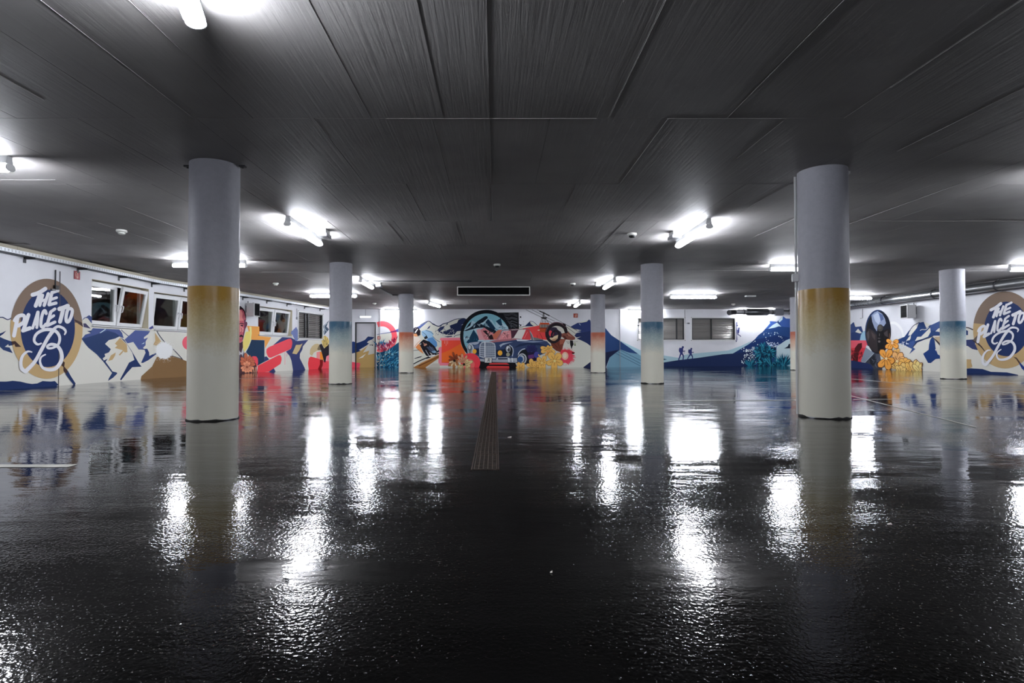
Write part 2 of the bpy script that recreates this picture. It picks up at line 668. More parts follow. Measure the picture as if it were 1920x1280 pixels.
lamp_x(582, 555.5, -1, 'lit crosswise batten light half hidden behind the left blue banded column')
lamp_y((801, 568), (827, 576), 'lit batten light pointing away, above the painted skier of the back wall')
lamp_y((1089, 567), (1076.5, 576), 'lit batten light pointing away, above the small red sign of the back wall')
LAMPS.append((on_y(751.5, 580, 25.18).x, 25.22, 0.0, 'lit batten light against the back wall, behind the left orange banded column'))
LAMPS.append((on_y(1208.5, 580, 25.18).x, 25.22, 0.0, 'lit batten light against the back wall, behind the centre right blue banded column'))
LAMPS.append((on_y(1416, 580, 25.18).x, 25.22, 0.0, 'lit batten light against the back wall, hidden by the ventilation duct'))
for x, y, side in ((-3.0, -4.1, 'left'), (3.15, -4.1, 'right')):  # two added lamps, out of view, brightening the fronts of the near columns
    LAMPS.append((x, y, PI / 2, 'added unseen batten light behind the viewpoint, filling the column fronts, on the ' + side))
proto = lamp_proto()
for i, (x, y, a, label) in enumerate(LAMPS):
    o = proto if i == 0 else clone(proto)
    o.location, o.rotation_euler = (x, y, H), (0, 0, a)
    o['label'] = label


# ================================================================== COLUMNS
def band_paint(name, hex_top, hex_mid):
    m = bpy.data.materials.new(name)
    m.use_nodes = True
    nt = m.node_tree
    L = nt.links.new
    b = nt.nodes['Principled BSDF']
    b.inputs['Roughness'].default_value = 0.30
    b.inputs['Specular IOR Level'].default_value = 0.45
    tc = nt.nodes.new('ShaderNodeTexCoord')
    sp = nt.nodes.new('ShaderNodeSeparateXYZ')
    L(tc.outputs['Object'], sp.inputs[0])
    n = node(nt, 'ShaderNodeTexNoise', Scale=45.0, Detail=3.0)
    L(tc.outputs['Object'], n.inputs['Vector'])
    n2 = node(nt, 'ShaderNodeTexNoise', Scale=4.0, Detail=2.0)
    L(tc.outputs['Object'], n2.inputs['Vector'])
    a = nt.nodes.new('ShaderNodeMath'); a.operation = 'MULTIPLY_ADD'
    a.inputs[1].default_value, a.inputs[2].default_value = 0.20, -0.10
    L(n.outputs[0], a.inputs[0])
    a2 = nt.nodes.new('ShaderNodeMath'); a2.operation = 'MULTIPLY_ADD'
    a2.inputs[1].default_value = 0.22
    L(n2.outputs[0], a2.inputs[0]); L(a.outputs[0], a2.inputs[2])
    s = nt.nodes.new('ShaderNodeMath'); s.operation = 'ADD'
    L(sp.outputs['Z'], s.inputs[0]); L(a2.outputs[0], s.inputs[1])
    mr = nt.nodes.new('ShaderNodeMapRange')
    mr.inputs['From Min'].default_value, mr.inputs['From Max'].default_value = 0.1, 1.45
    L(s.outputs[0], mr.inputs['Value'])
    cr = nt.nodes.new('ShaderNodeValToRGB')
    e = cr.color_ramp.elements
    e[0].position, e[0].color = 0.48, lin('E9E5D4')
    e[1].position, e[1].color = 0.93, lin(hex_top)
    k = e.new(0.72); k.color = lin(hex_mid)
    L(mr.outputs[0], cr.inputs[0])
    L(cr.outputs[0], b.inputs['Base Color'])
    return m


M_COL = mat('column_white_paint', 'B0B0B8', 0.5, vary=0.04, scale=20, bump=0.2, bscale=60)
BANDS = {'gold': band_paint('gold_fade_paint', 'AF883A', 'CDBC8E'),
         'blue': band_paint('blue_fade_paint', '36607A', 'A6B5B4'),
         'orange': band_paint('orange_fade_paint', 'B85C3C', 'DBB298')}
M_CHIP = mat('chipped_base_dark', '1B1917', 0.8, bump=0.6, bscale=70)
R_COL = 0.238
BASE, SLEEVE = None, {}


def column(px, size, colour, label):
    global BASE
    y = F * H / size + R_COL
    x = (px - PX) / F * y
    zf = floor_z(x)
    root = empty('column', (x, y, zf), label, 'column', 'round columns with a painted fade')
    root['kind'] = 'thing'
    b = MB(); b.lathe((0, 0, 0), [(R_COL, 0.001), (R_COL, H - zf - 0.004)], 64)
    shaft_me = b.mesh('shaft', M_COL, smooth=True)
    if BASE is None:
        b = MB()
        n = 64
        rnd = [0.013 + 0.009 * math.sin(j * 0.31 + 1) + 0.006 * math.sin(j * 0.83) + 0.013 * max(0, math.sin(j * 0.195 - 1)) ** 3 + random.uniform(0, 0.006) for j in range(n)]
        i0 = 0
        for r, f in ((R_COL + 0.012, 0.0), (R_COL + 0.010, 0.45), (R_COL + 0.0036, 1.0), (R_COL - 0.01, 1.0)):
            for j in range(n):
                t = 2 * PI * j / n
                b.v.append((r * math.cos(t), r * math.sin(t), rnd[j] * 0.7 * f - (0.004 if f == 0 else 0)))
        for q in range(3):
            for j in range(n):
                b.f.append((q * n + j, q * n + (j + 1) % n, (q + 1) * n + (j + 1) % n, (q + 1) * n + j)); b.mi.append(0)
        BASE = b.mesh('chipped_base', M_CHIP)
    if colour not in SLEEVE:
        b = MB()
        b.lathe((0, 0, 0), [(R_COL - 0.002, 0.012), (R_COL + 0.002, 0.012), (R_COL + 0.002, 1.335), (R_COL - 0.002, 1.335)], 64)
        SLEEVE[colour] = b.mesh('painted_sleeve', BANDS[colour], smooth=True)
    put('shaft', shaft_me, root)
    put('painted_sleeve', SLEEVE[colour], root)['label'] = colour + ' band fading to cream'
    o = put('chipped_base', BASE, root)
    o.rotation_euler = (0, 0, random.uniform(0, 6))
    o['label'] = 'dark chipped foot of the column'
    return root


COL = {}
for key, px, size, colour, label in (
        ('L1', 400.2, 497.0, 'gold', 'large white column with gold band, standing nearest on the left'),
        ('R1', 1545.0, 481.0, 'gold', 'large white column with gold band and a conduit, nearest on the right'),
        ('L2', 638.6, 230.0, 'blue', 'white column with blue band between the gold and orange ones on the left'),
        ('R2', 1222.8, 227.0, 'blue', 'white column with blue band left of the louvred windows'),
        ('L3', 761.6, 149.0, 'orange', 'white column with orange band in front of the painted skier'),
        ('R3', 1121.2, 148.0, 'orange', 'white column with orange band right of the painted ibex'),
        ('R4', 1786.8, 213.0, 'blue', 'white column with blue band beside the right painted emblem'),
        ('R5', 1496.0, 141.0, 'orange', 'white column with orange band half hidden behind the right gold one')):
    COL[key] = column(px, size, colour, label)

# ================================================================== MURAL (flat paint on the walls, laid out in metres on each wall by its own plane)
def paint(hexcol):
    n = 'paint_' + hexcol
    if n in MATS:
        return MATS[n]
    c = lin(hexcol)
    m = mat(n, hexcol, 0.6, spec=0.12)
    m.node_tree.nodes['Principled BSDF'].inputs['Base Color'].default_value = tuple(min(0.86, x * (0.72 + 0.40 * max(c[:3]))) for x in c[:3]) + (1,)
    return m


def clip_x(poly, x, keep_left):
    out = []
    for i, p in enumerate(poly):
        q = poly[(i + 1) % len(poly)]
        pin, qin = (p[0] <= x) == keep_left, (q[0] <= x) == keep_left
        if pin:
            out.append(p)
        if pin != qin:
            t = (x - p[0]) / (q[0] - p[0])
            out.append((x, p[1] + t * (q[1] - p[1])))
    return out


SPLIT = PX + LB.a.x / LB.a.y * F * 1.0     # where the left wall bends


class Motif:
    def __init__(s, wall, name, parent, off=0.002, label=None, fr=(0, 0), step=0.00012):
        s.w, s.name, s.parent, s.off, s.label, s.fr, s.step = wall, name, parent, off, label, fr, step
        s.mb, s.mats = MB(), []

    def at(s, x, y):
        s.fr = (x, y)
        return s

    def _px(s, pts):
        if pts and not isinstance(pts[0], (tuple, list)):
            pts = list(zip(pts[0::2], pts[1::2]))
        return [(s.fr[0] + x / 10, s.fr[1] + y / 10) for x, y in pts]

    def _mi(s, col):
        if col not in s.mats:
            s.mats.append(col)
        return s.mats.index(col)

    def _emit(s, poly, col):
        mi = s._mi(col)
        if s.w == 'L':
            todo = [(LA, clip_x(poly, SPLIT, True)), (LB, clip_x(poly, SPLIT, False))]
        else:
            todo = [({'B': BK, 'R': RB, 'D': BK}[s.w], poly)]
        for w, pl in todo:
            if len(pl) < 3:
                continue
            pts = [w.hit(x, y, s.off) for x, y in pl]
            nrm = Vector((0, 0, 0))
            for i in range(len(pts)):
                nrm += (pts[i] - pts[0]).cross(pts[(i + 1) % len(pts)] - pts[0])
            if nrm.dot(w.n) < 0:
                pts.reverse()
            s.mb.face(pts, mi)

    def poly(s, col, *c):
        s._emit(s._px(list(c)), col)
        s.off += s.step
        return s

    def ell(s, col, cx, cy, rx, ry=None, a0=0, a1=360, rot=0, n=28):
        ry = rx if ry is None else ry
        r = math.radians(rot)
        pts = []
        for k in range(n + (0 if a1 - a0 == 360 else 1)):
            t = math.radians(a0 + (a1 - a0) * k / n)
            x, y = rx * math.cos(t), ry * math.sin(t)
            pts.append((cx + x * math.cos(r) - y * math.sin(r), cy + x * math.sin(r) + y * math.cos(r)))
        s._emit(s._px(pts), col)
        s.off += s.step
        return s

    def band(s, col, o, i, a0, a1, n=30):
        """part of a ring between ellipses o and i = (cx, cy, rx, ry); one quad per step"""
        for k in range(n):
            q = []
            for e, kk in ((o, k), (o, k + 1), (i, k + 1), (i, k)):
                t = math.radians(a0 + (a1 - a0) * kk / n)
                q.append((e[0] + e[2] * math.cos(t), e[1] + e[3] * math.sin(t)))
            s._emit(s._px(q), col)
        s.off += s.step
        return s

    def stroke(s, col, w, *c, smooth=True, cap=True):
        """brush stroke along points; w one width or (start, ..., end)"""
        p = list(zip(c[0::2], c[1::2]))
        if smooth and len(p) > 2:
            q = []
            e = [p[0]] + p + [p[-1]]
            for k in range(1, len(e) - 2):
                for j in range(6):
                    t = j / 6
                    q.append(tuple(0.5 * (2 * e[k][d] + (e[k + 1][d] - e[k - 1][d]) * t
                             + (2 * e[k - 1][d] - 5 * e[k][d] + 4 * e[k + 1][d] - e[k + 2][d]) * t * t
                             + (3 * e[k][d] - e[k - 1][d] - 3 * e[k + 1][d] + e[k + 2][d]) * t ** 3) for d in (0, 1)))
            q.append(p[-1])
            p = q
        ws = w if isinstance(w, (tuple, list)) else (w, w)

        def wid(f):
            f *= len(ws) - 1
            k = min(int(f), len(ws) - 2)
            return ws[k] + (ws[k + 1] - ws[k]) * (f - k)
        L, R = [], []
        for k, a in enumerate(p):
            u, v = p[max(0, k - 1)], p[min(len(p) - 1, k + 1)]
            dx, dy = v[0] - u[0], v[1] - u[1]
            d = math.hypot(dx, dy) or 1
            h = wid(k / max(1, len(p) - 1)) / 2
            L.append((a[0] - dy / d * h, a[1] + dx / d * h))
            R.append((a[0] + dy / d * h, a[1] - dx / d * h))
        for k in range(len(p) - 1):
            s._emit(s._px([L[k], L[k + 1], R[k + 1], R[k]]), col)
            s.off += s.step * 0.06
        if cap:
            for a, ww in ((p[0], ws[0]), (p[-1], ws[-1])):
                if ww > 25:
                    s.off += s.step * 0.5
                    s._emit(s._px([(a[0] + ww / 2 * math.cos(t * PI / 5), a[1] + ww / 2 * math.sin(t * PI / 5)) for t in range(10)]), col)
        s.off += s.step
        return s

    def petals(s, col, edge, cx, cy, spec, core=None, big=1.0, rim=1.08):
        """spec: (angle deg counter-clockwise from right, length, width)"""
        for a, ln, wd in spec:
            ln, wd = ln * big, wd * big
            t = math.radians(a)
            dx, dy = math.cos(t), -math.sin(t)
            pts = []
            for k in range(17):
                f = k / 16
                side = 1 if k <= 8 else -1
                g = 1 - abs(2 * f - 1)
                rr = 1.02 * math.sqrt(max(0.0, g ** 1.35 * (1 - g ** 2.2))) * wd * 0.78
                pts.append((cx + dx * ln * g - dy * rr * side, cy + dy * ln * g + dx * rr * side))
            grow = [(cx + (x - cx - dx * ln / 2) * rim + dx * ln / 2, cy + (y - cy - dy * ln / 2) * rim + dy * ln / 2) for x, y in pts]
            if edge:
                s.poly(edge, *[v for q in grow for v in q])
            s.poly(col, *[v for q in pts for v in q])
            if edge:
                s.stroke(edge, 7, cx + dx * ln * 0.15, cy + dy * ln * 0.15, cx + dx * ln * 0.6, cy + dy * ln * 0.6)
        if core:
            s.ell(core, cx, cy, 24)
        return s

    def blades(s, cols, cx, cy, n, l0, l1, a0, a1, w=18, rng=None, base=0):
        rng = rng or random.Random(3)
        for k in range(n):
            t = math.radians(rng.uniform(a0, a1))
            ln = rng.uniform(l0, l1)
            b = rng.uniform(0, base)
            x0, y0 = cx + math.cos(t) * b, cy - math.sin(t) * b
            x1, y1 = cx + math.cos(t) * ln, cy - math.sin(t) * ln
            nx, ny = math.sin(t) * w / 2, math.cos(t) * w / 2
            xm, ym = (x0 + x1) / 2, (y0 + y1) / 2
            s._emit(s._px([(x0, y0), (xm + nx, ym + ny), (x1, y1), (xm - nx, ym - ny)]), rng.choice(cols))
            s.off += s.step * 0.2
        return s

    def dots(s, col, n, x0, x1, y0, y1, r0, r1, rng=None):
        rng = rng or random.Random(5)
        for k in range(n):
            x, y, r = rng.uniform(x0, x1), rng.uniform(y0, y1), rng.uniform(r0, r1)
            s._emit(s._px([(x + r * math.cos(t * PI / 3), y + r * math.sin(t * PI / 3)) for t in range(6)]), col)
            s.off += s.step * 0.05
        s.off += s.step
        return s

    def spray(s, col, cx, cy, r, n=60, rng=None):
        rng = rng or random.Random(9)
        pts = []
        for k in range(n):
            t = 2 * PI * k / n
            rr = r * rng.uniform(0.86, 1.04)
            pts += [cx + rr * math.cos(t), cy + rr * math.sin(t)]
        s.poly(col, *pts)
        for k in range(n * 6):
            t, rr = rng.uniform(0, 2 * PI), r * (0.95 + 0.42 * rng.random() ** 2.2)
            q = rng.uniform(2, 6)
            x, y = cx + rr * math.cos(t), cy + rr * math.sin(t)
            s.off += s.step * 0.03
            s._emit(s._px([(x - q, y), (x, y - q), (x + q, y), (x, y + q)]), col)
        s.off += s.step
        return s

    def done(s):
        me = s.mb.mesh(s.name, [paint(c) for c in s.mats], fix=False)
        o = put(s.name, me, s.parent)
        if s.label:
            o['label'] = s.label
        return o


CREAM, NAVY, BLUE, GOLD = 'DDDAD0', '20366A', '4F5E98', 'C6A777'
WHT = 'E4E3E8'


# ---- the painted emblem (both walls): ring, disc and lettering
LETTERS = [
    # width, points  (tenths of a pixel, origin 0,510)
    [(72, (610, 425, 730, 385, 850, 312)), (68, (752, 400, 712, 520, 668, 632))],                                     # T
    [(54, (800, 432, 772, 530, 746, 624)), (58, (905, 405, 868, 510, 828, 622)), (44, (780, 545, 870, 505))],          # H
    [(58, (975, 380, 945, 500, 918, 606)), (54, (970, 388, 1088, 348)), (50, (950, 515, 1060, 478)), (56, (920, 612, 1050, 580))],
    [(70, (330, 850, 300, 1000, 262, 1190)), (66, (275, 905, 330, 835, 420, 808, 462, 850, 440, 940, 345, 1005))],     # P
    [(66, (535, 800, 490, 940, 440, 1080)), (70, (430, 1095, 560, 1050))],                                            # L
    [(50, (708, 748, 660, 900, 612, 1050)), (50, (716, 748, 706, 900, 690, 1038)), (40, (645, 985, 692, 965))],        # A
    [((56, 54, 56), (866, 775, 842, 720, 805, 760, 775, 880, 768, 1000, 805, 1030, 862, 975))],                        # C
    [(58, (950, 750, 915, 880, 880, 1000)), (52, (950, 745, 1030, 690)), (48, (930, 870, 1010, 815)), (54, (890, 1000, 1030, 935))],
    [(78, (1115, 690, 1190, 668, 1270, 635)), (70, (1185, 690, 1155, 820, 1125, 930))],                                # T
    [(58, (1320, 680, 1270, 710, 1240, 830, 1245, 920, 1285, 925, 1335, 830, 1355, 720, 1320, 680))],                  # O
    [((70, 62, 62, 75), (1000, 1090, 900, 1230, 780, 1450, 650, 1680, 480, 1860)),                                     # B
     ((28, 45, 50, 55, 60, 55, 45, 40, 40, 50, 60, 68, 68, 60, 45, 35, 22),
      (775, 1335, 700, 1352, 640, 1280, 680, 1165, 800, 1090, 930, 1076, 1050, 1110, 1118, 1220, 1095, 1350, 1000, 1415, 905, 1425,
       890, 1385, 970, 1352, 1080, 1390, 1150, 1510, 1148, 1660, 1050, 1800, 920, 1830, 800, 1790, 750, 1680, 775, 1590, 860, 1540)),
     ((50, 48, 44, 26), (985, 1085, 1080, 1020, 1180, 1048, 1232, 1110, 1212, 1168)),
     ((20, 40, 55, 62, 70), (605, 1500, 520, 1488, 430, 1560, 392, 1680, 405, 1800, 475, 1862))],
]


def emblem(wall, parent, ring, disc, xf, lab, upper):
    m = Motif(wall, 'painted_emblem', parent, 0.006, lab)
    m.ell(GOLD, *ring, n=56)
    m.band('8E7868', ring, disc, *upper)
    m.ell(NAVY, *disc, n=48)
    root = m.done()
    for i, strokes in enumerate(LETTERS):
        k = Motif(wall, 'letter', root, 0.0072 + 0.0006 * i)
        for w, c in strokes:
            q = []
            for x, y in zip(c[0::2], c[1::2]):
                q += list(xf(x, y + 5100))
            f = 1.06 if wall == 'L' else 0.76
            k.stroke(WHT, tuple(v * f for v in w) if isinstance(w, tuple) else w * f, *q)
        k.done()
    return root


# ---------------------------------------------------------------- left wall
m = Motif('L', 'painted_snow_field', wall_left, 0.0015)
m.poly(CREAM, -300, 5960, 0, 5950, 60, 5955, 150, 5990, 230, 5940, 1530, 5990, 1600, 5940, 1670, 5910, 1722, 5950, 1722, 6126,
       2790, 6185, 2870, 6110, 2910, 6202, 3560, 6240, 4200, 6290, 4200, 7120, 2650, 7180, 0, 7390, -300, 7410)
m.done()
m = Motif('L', 'painted_snow_field', wall_left, 0.0015)
m.at(448, 575).poly(CREAM, -100, 780, 150, 360, 600, 570, 990, 575, 1110, 620, 1540, 620, 1700, 600, 1960, 640, 1960, 1260, 0, 1320, -100, 1320)
m.done()
m = Motif('L', 'painted_mountain', wall_left, 0.003, fr=(0, 610))
m.poly(NAVY, -300, 160, 0, 150, 50, 130, 120, 95, 60, 160, 0, 200, -300, 230)
m.poly('2B4272', -300, 230, 0, 215, 100, 260, 220, 300, 270, 290, 240, 370, 165, 382, 155, 350, 90, 400, 180, 412, 240, 520, 60, 460, 0, 400, -300, 380)
m.poly(NAVY, -300, 1060, 0, 1050, 120, 1050, 240, 1035, 380, 1050, 500, 1080, 600, 1095, 700, 1085, 800, 1040, 950, 1050, 1030, 1040, 1100, 1115, 1000, 1160, 0, 1250, -300, 1280)
m.at(0, 510).stroke('34416E', (16, 22, 14), -300, 860, 0, 848, 60, 852, 150, 890, 235, 842)
m.poly('46548C', 1525, 920, 1580, 852, 1620, 840, 1670, 805, 1722, 840, 1722, 965, 1640, 862, 1600, 858)
m.poly('4A4568', 1560, 960, 1610, 960, 1700, 1060, 1570, 1030)
m.done()
emblem('L', wall_left, (872, 6162, 678, 938), (895, 6155, 510, 725), lambda x, y: (x, y),
       'gold ringed navy oval lettered THE PLACE TO B', (190, 352))
m = Motif('L', 'painted_ridge', wall_left, 0.0075, fr=(0, 610))
m.poly('46302E', 215, 300, 285, 290, 400, 400, 290, 402, 270, 350, 235, 372)
m.poly('46302E', 1170, 660, 1215, 690, 1205, 770, 1275, 850, 1240, 910, 1190, 850, 1190, 780, 1140, 740)
m.poly(NAVY, 1275, 850, 1330, 950, 1420, 1090, 1390, 1125, 1300, 1010, 1225, 905, 1240, 910)
m.at(0, 510).poly('523E3C', 1390, 880, 1540, 945, 1560, 1030, 1400, 920)
m.done()
m = Motif('L', 'painted_mountain', wall_left, 0.003, fr=(160, 600))
m.poly('2A4272', -70, 350, 0, 270, 100, 240, 30, 205, 110, 195, 140, 150, 640, 175, 690, 240, 720, 340, 640, 305, 560, 345, 440, 375, 370, 445, 480, 545,
       440, 605, 360, 635, 375, 680, 325, 715, 345, 755, 420, 725, 380, 780, 510, 960, 590, 980, 600, 1000, 520, 1080, 425, 1140, 440, 1090, 500, 990,
       330, 770, 210, 640, 60, 520, 0, 450)
m.poly('4C5C94', -70, 350, 0, 270, 100, 240, 140, 150, 640, 175, 690, 240, 720, 340, 560, 238, 420, 195, 200, 270, 0, 335)
m.poly('C9DDE2', 265, 240, 370, 168, 390, 172, 285, 242)
m.poly(NAVY, 640, 305, 730, 370, 860, 560, 930, 680, 1000, 800, 1055, 872, 880, 882, 780, 990, 670, 1130, 650, 1112, 820, 795, 920, 745, 880, 610, 780, 450)
m.poly('53629C', 735, 365, 935, 188, 1215, 205, 1180, 260, 1100, 320, 1100, 355, 1175, 325, 1130, 400, 1130, 470, 1080, 520, 1110, 545, 1000, 552, 900, 410, 790, 435)
m.poly('C9DDE2', 1050, 450, 1110, 412, 1100, 440)
m.poly('28407A', 1000, 545, 1160, 535, 1195, 600, 1200, 670, 1350, 600, 1365, 612, 1180, 752, 1080, 802, 1045, 800, 1130, 610, 1110, 556)
m.stroke('3A4272', 13, 670, 180, 750, 252, 812, 302)
m.poly('4A4C92', 1185, 152, 1265, 100, 1282, 160, 1260, 155, 1220, 178)
m.poly(CREAM, 1262, 150, 1225, 250, 1180, 320, 1230, 330, 1300, 240, 1285, 190)
m.poly(GOLD, 555, 440, 650, 330, 780, 460, 790, 600, 740, 606, 690, 560, 550, 520, 600, 480)
m.poly(GOLD, 625, 650, 700, 570, 715, 590, 650, 662).poly(GOLD, 430, 765, 480, 660, 570, 605, 560, 660, 510, 742)
m.poly(GOLD, 1305, 230, 1360, 310, 1420, 400, 1330, 480, 1275, 460, 1312, 390)
m.poly('92704A', 1030, 1150, 1050, 1050, 1250, 870, 1340, 690, 1570, 655, 1810, 735, 1920, 775, 2300, 800, 2300, 1110)
m.stroke('2E3552', 15, 1340, 205, 1400, 300, 1480, 400, 1600, 500, 1720, 620, 1815, 725)
m.stroke('2E3552', 11, 1570, 655, 1700, 690, 1835, 738)
m.spray('F0F0F4', 1480, 570, 165)
m.done()
m = Motif('L', 'painted_disc', wall_left, 0.003, fr=(160, 600))
m.ell('EC6272', 1955, 425, 138)
m.done()
# portrait and colour blocks beyond the left gold column
m = Motif('L', 'painted_colour_block', wall_left, 0.003, fr=(448, 575))
m.poly('F0A050', 150, 355, 382, 370, 387, 548, 605, 572, 490, 780, 480, 620, 235, 620)
m.poly('1A3C5E', 130, 850, 190, 740, 235, 618, 480, 625, 478, 1030, 350, 1100, 290, 1020)
m.poly('39447A', 480, 935, 520, 930, 570, 985, 478, 1032).poly('39447A', 560, 1215, 650, 1145, 695, 1225)
m.poly('E9D678', 195, 370, 235, 370, 240, 500, 222, 640, 170, 760, 95, 850, 75, 760, 60, 690, 130, 470, 205, 458)
m.poly('F0DF92', 195, 370, 235, 370, 240, 500, 222, 640, 170, 760, 205, 640, 212, 500)
m.poly('3A457A', 810, 570, 985, 580, 1090, 640, 1300, 620, 1200, 740, 1190, 800, 1145, 880, 1140, 960, 1230, 1140, 1250, 1190, 1015, 1200, 985, 1010,
       950, 920, 880, 840, 970, 790, 995, 680, 970, 600, 640, 720)
m.poly('7684B8', 1075, 375, 1108, 450, 1108, 625, 1060, 642, 1000, 520, 975, 510, 985, 450, 1000, 450)
m.poly('D2BC88', 1070, 715, 1150, 710, 1195, 685, 1130, 820, 1080, 890, 1000, 875)
m.poly('EE4E5A', 520, 790, 560, 755, 930, 600, 975, 598, 997, 640, 1000, 690, 985, 770, 950, 800, 600, 955, 560, 950, 530, 905, 513, 850)
m.poly('EC4650', 345, 1235, 352, 1105, 740, 905, 780, 905, 800, 950, 800, 1000, 780, 1070, 560, 1215)
m.poly('EC4E5A', 225, 945, 270, 925, 325, 930, 355, 975, 360, 1060, 335, 1130, 200, 1120)
m.stroke('E89AA2', 10, 860, 850, 862, 1085).stroke('D88A9A', 9, 905, 860, 895, 930)
m.done()
m = Motif('L', 'painted_arches', wall_left, 0.003, fr=(448, 575))
m.poly('CFB88C', 1328, 890, 1335, 800, 1370, 740, 1420, 700, 1470, 690, 1520, 712, 1560, 800, 1450, 830, 1400, 870, 1370, 920)
m.poly('857659', 1470, 790, 1500, 722, 1545, 760, 1565, 812, 1480, 812)
m.poly(CREAM, 1375, 935, 1400, 860, 1460, 835, 1475, 960)
m.poly('F28C8C', 1455, 850, 1520, 838, 1530, 980, 1455, 965)
m.poly('F58A2E', 1520, 838, 1575, 850, 1590, 1000, 1520, 980)
m.poly('EA404A', 1345, 932, 1400, 945, 1520, 980, 1522, 1080, 1490, 1190, 1310, 1190, 1295, 1060, 1312, 960)
m.poly('8C0F14', 1520, 985, 1580, 995, 1570, 1100, 1540, 1190, 1470, 1190, 1520, 1080)
m.poly('EA4E5A', 1580, 1010, 1960, 1020, 1960, 1200, 1545, 1190, 1570, 1100)
m.poly('EE8490', 1635, 890, 1760, 880, 1760, 1020, 1640, 1020)
m.done()
m = Motif('L', 'painted_goat', wall_left, 0.006, fr=(448, 575))
m.poly('43576E', 1565, 375, 1690, 255, 1640, 370, 1690, 420, 1600, 530, 1570, 480, 1600, 430)
m.stroke('C9D2D8', 12, 1575, 380, 1600, 440, 1590, 520).stroke('C9D2D8', 10, 1660, 300, 1600, 370, 1640, 460)
m.poly('28232E', 1505, 712, 1550, 690, 1600, 780, 1690, 690, 1720, 780, 1690, 900, 1640, 930, 1622, 1040, 1600, 1042, 1580, 960, 1550, 850)
m.poly('D9BE70', 1555, 570, 1615, 538, 1665, 575, 1695, 650, 1668, 720, 1605, 772, 1568, 720, 1552, 640)
m.poly('5A4A34', 1600, 640, 1612, 615, 1615, 665).poly('5A4A34', 1645, 700, 1665, 650, 1658, 720)
m.stroke('6A5636', 8, 1570, 580, 1590, 650, 1585, 740).stroke('6A5636', 8, 1660, 590, 1640, 660, 1640, 720).stroke('8A744A', 8, 1615, 545, 1620, 620, 1612, 760).stroke('F0DCA0', 8, 1600, 560, 1590, 620)
m.done()
m = Motif('L', 'painted_portrait', wall_left, 0.004, fr=(448, 575))
m.poly('C9606E', -140, 120, -60, 50, 50, 30, 105, 80, 130, 200, 128, 320, 118, 420, 95, 540, 68, 640, 25, 672, -60, 690, -150, 560, -170, 350)
m.poly('E08A86', -60, 60, 30, 60, 80, 120, 60, 200, 90, 260, -60, 270, -100, 150)
m.poly('7C3F5A', 95, 250, 130, 230, 125, 400, 95, 540, 70, 640, 60, 600, 85, 480, 100, 380)
m.poly('E2908C', 20, 300, 60, 380, 90, 400, 80, 470, 20, 480)
m.poly('2A1820', -80, -20, 30, -15, 80, 30, 118, 95, 135, 180, 132, 260, 118, 180, 95, 90, 60, 50, -80, 60)
m.poly('6E3850', 122, 285, 150, 280, 160, 320, 145, 370, 122, 410)
m.stroke('33202A', 16, 10, 325, 50, 310, 95, 325).poly('33202A', 20, 350, 55, 335, 90, 352, 55, 368).stroke('8A4058', 10, 40, 390, 55, 450, 20, 490)
m.poly('28161C', 5, 565, 20, 530, 50, 518, 78, 548, 88, 585, 55, 562, 20, 568)
m.poly('A8465C', 12, 592, 40, 582, 68, 594, 50, 622, 20, 624).poly('E8949A', 20, 596, 55, 596, 40, 608)
m.poly('4C2A3E', -60, 680, 30, 672, 72, 640, 76, 760, 42, 865, -60, 800)
m.poly('6A6872', -100, 840, 10, 820, 45, 870, 82, 790, 105, 880, 135, 950, 130, 1060, -100, 1060)
m.poly('D0CED4', 8, 820, 45, 872, 84, 795, 90, 850, 62, 930, 40, 900, 8, 905)
m.poly('573448', 28, 880, 58, 900, 62, 960, 50, 1080, 12, 1060)
m.done()
m = Motif('L', 'painted_flower', wall_left, 0.009, fr=(448, 575))
m.poly('5C3A40', 0, 1060, 60, 980, 200, 980, 320, 1060, 350, 1250, 0, 1290)
m.petals('CB6E4E', '6A2A2A', 160, 1090, [(100, 230, 70), (75, 190, 60), (130, 190, 70), (150, 160, 60), (55, 170, 60), (30, 160, 60), (170, 130, 60), (5, 150, 60)])
m.petals('EE9A76', '7C3A34', 150, 1130, [(190, 120, 60), (220, 120, 60), (255, 110, 60), (290, 110, 60), (320, 130, 60), (350, 140, 60), (90, 120, 60), (125, 110, 50), (60, 110, 50)], 'A6553E')
m.stroke('F0A884', 14, 270, 1130, 285, 1230).stroke('F0A884', 14, 315, 1130, 320, 1230).stroke('E8946E', 12, 240, 1140, 245, 1230)
m.done()

# ---------------------------------------------------------------- back wall
m = Motif('B', 'painted_snow_field', wall_back, 0.0015)
m.poly('D9D8CC', 7060, 6290, 7470, 6180, 7750, 6160, 8030, 6020, 8220, 6110, 8380, 6050, 8540, 5985, 8700, 5960, 8800, 6000, 9750, 6120, 9840, 6110, 9940, 6020,
       10060, 6090, 10700, 6120, 10840, 6045, 11050, 5990, 11360, 6150, 11360, 6960, 7060, 6960)
m.done()
m = Motif('B', 'painted_ring', wall_back, 0.003, fr=(655, 572))
m.band('EE5862', (620, 590, 275, 293), (615, 590, 182, 195), -113.5, 113.5, 40)
m.poly('48589C', 515, 545, 780, 500, 930, 435, 930, 500, 870, 500, 515, 553).poly('8A2C62', 770, 492, 882, 470, 888, 500, 770, 515)
m.done()
m = Motif('B', 'painted_plant', wall_back, 0.005, fr=(655, 572))
g = random.Random(11)
m.poly('1A5478', 508, 880, 560, 885, 700, 855, 820, 770, 930, 690, 930, 1200, 508, 1200)
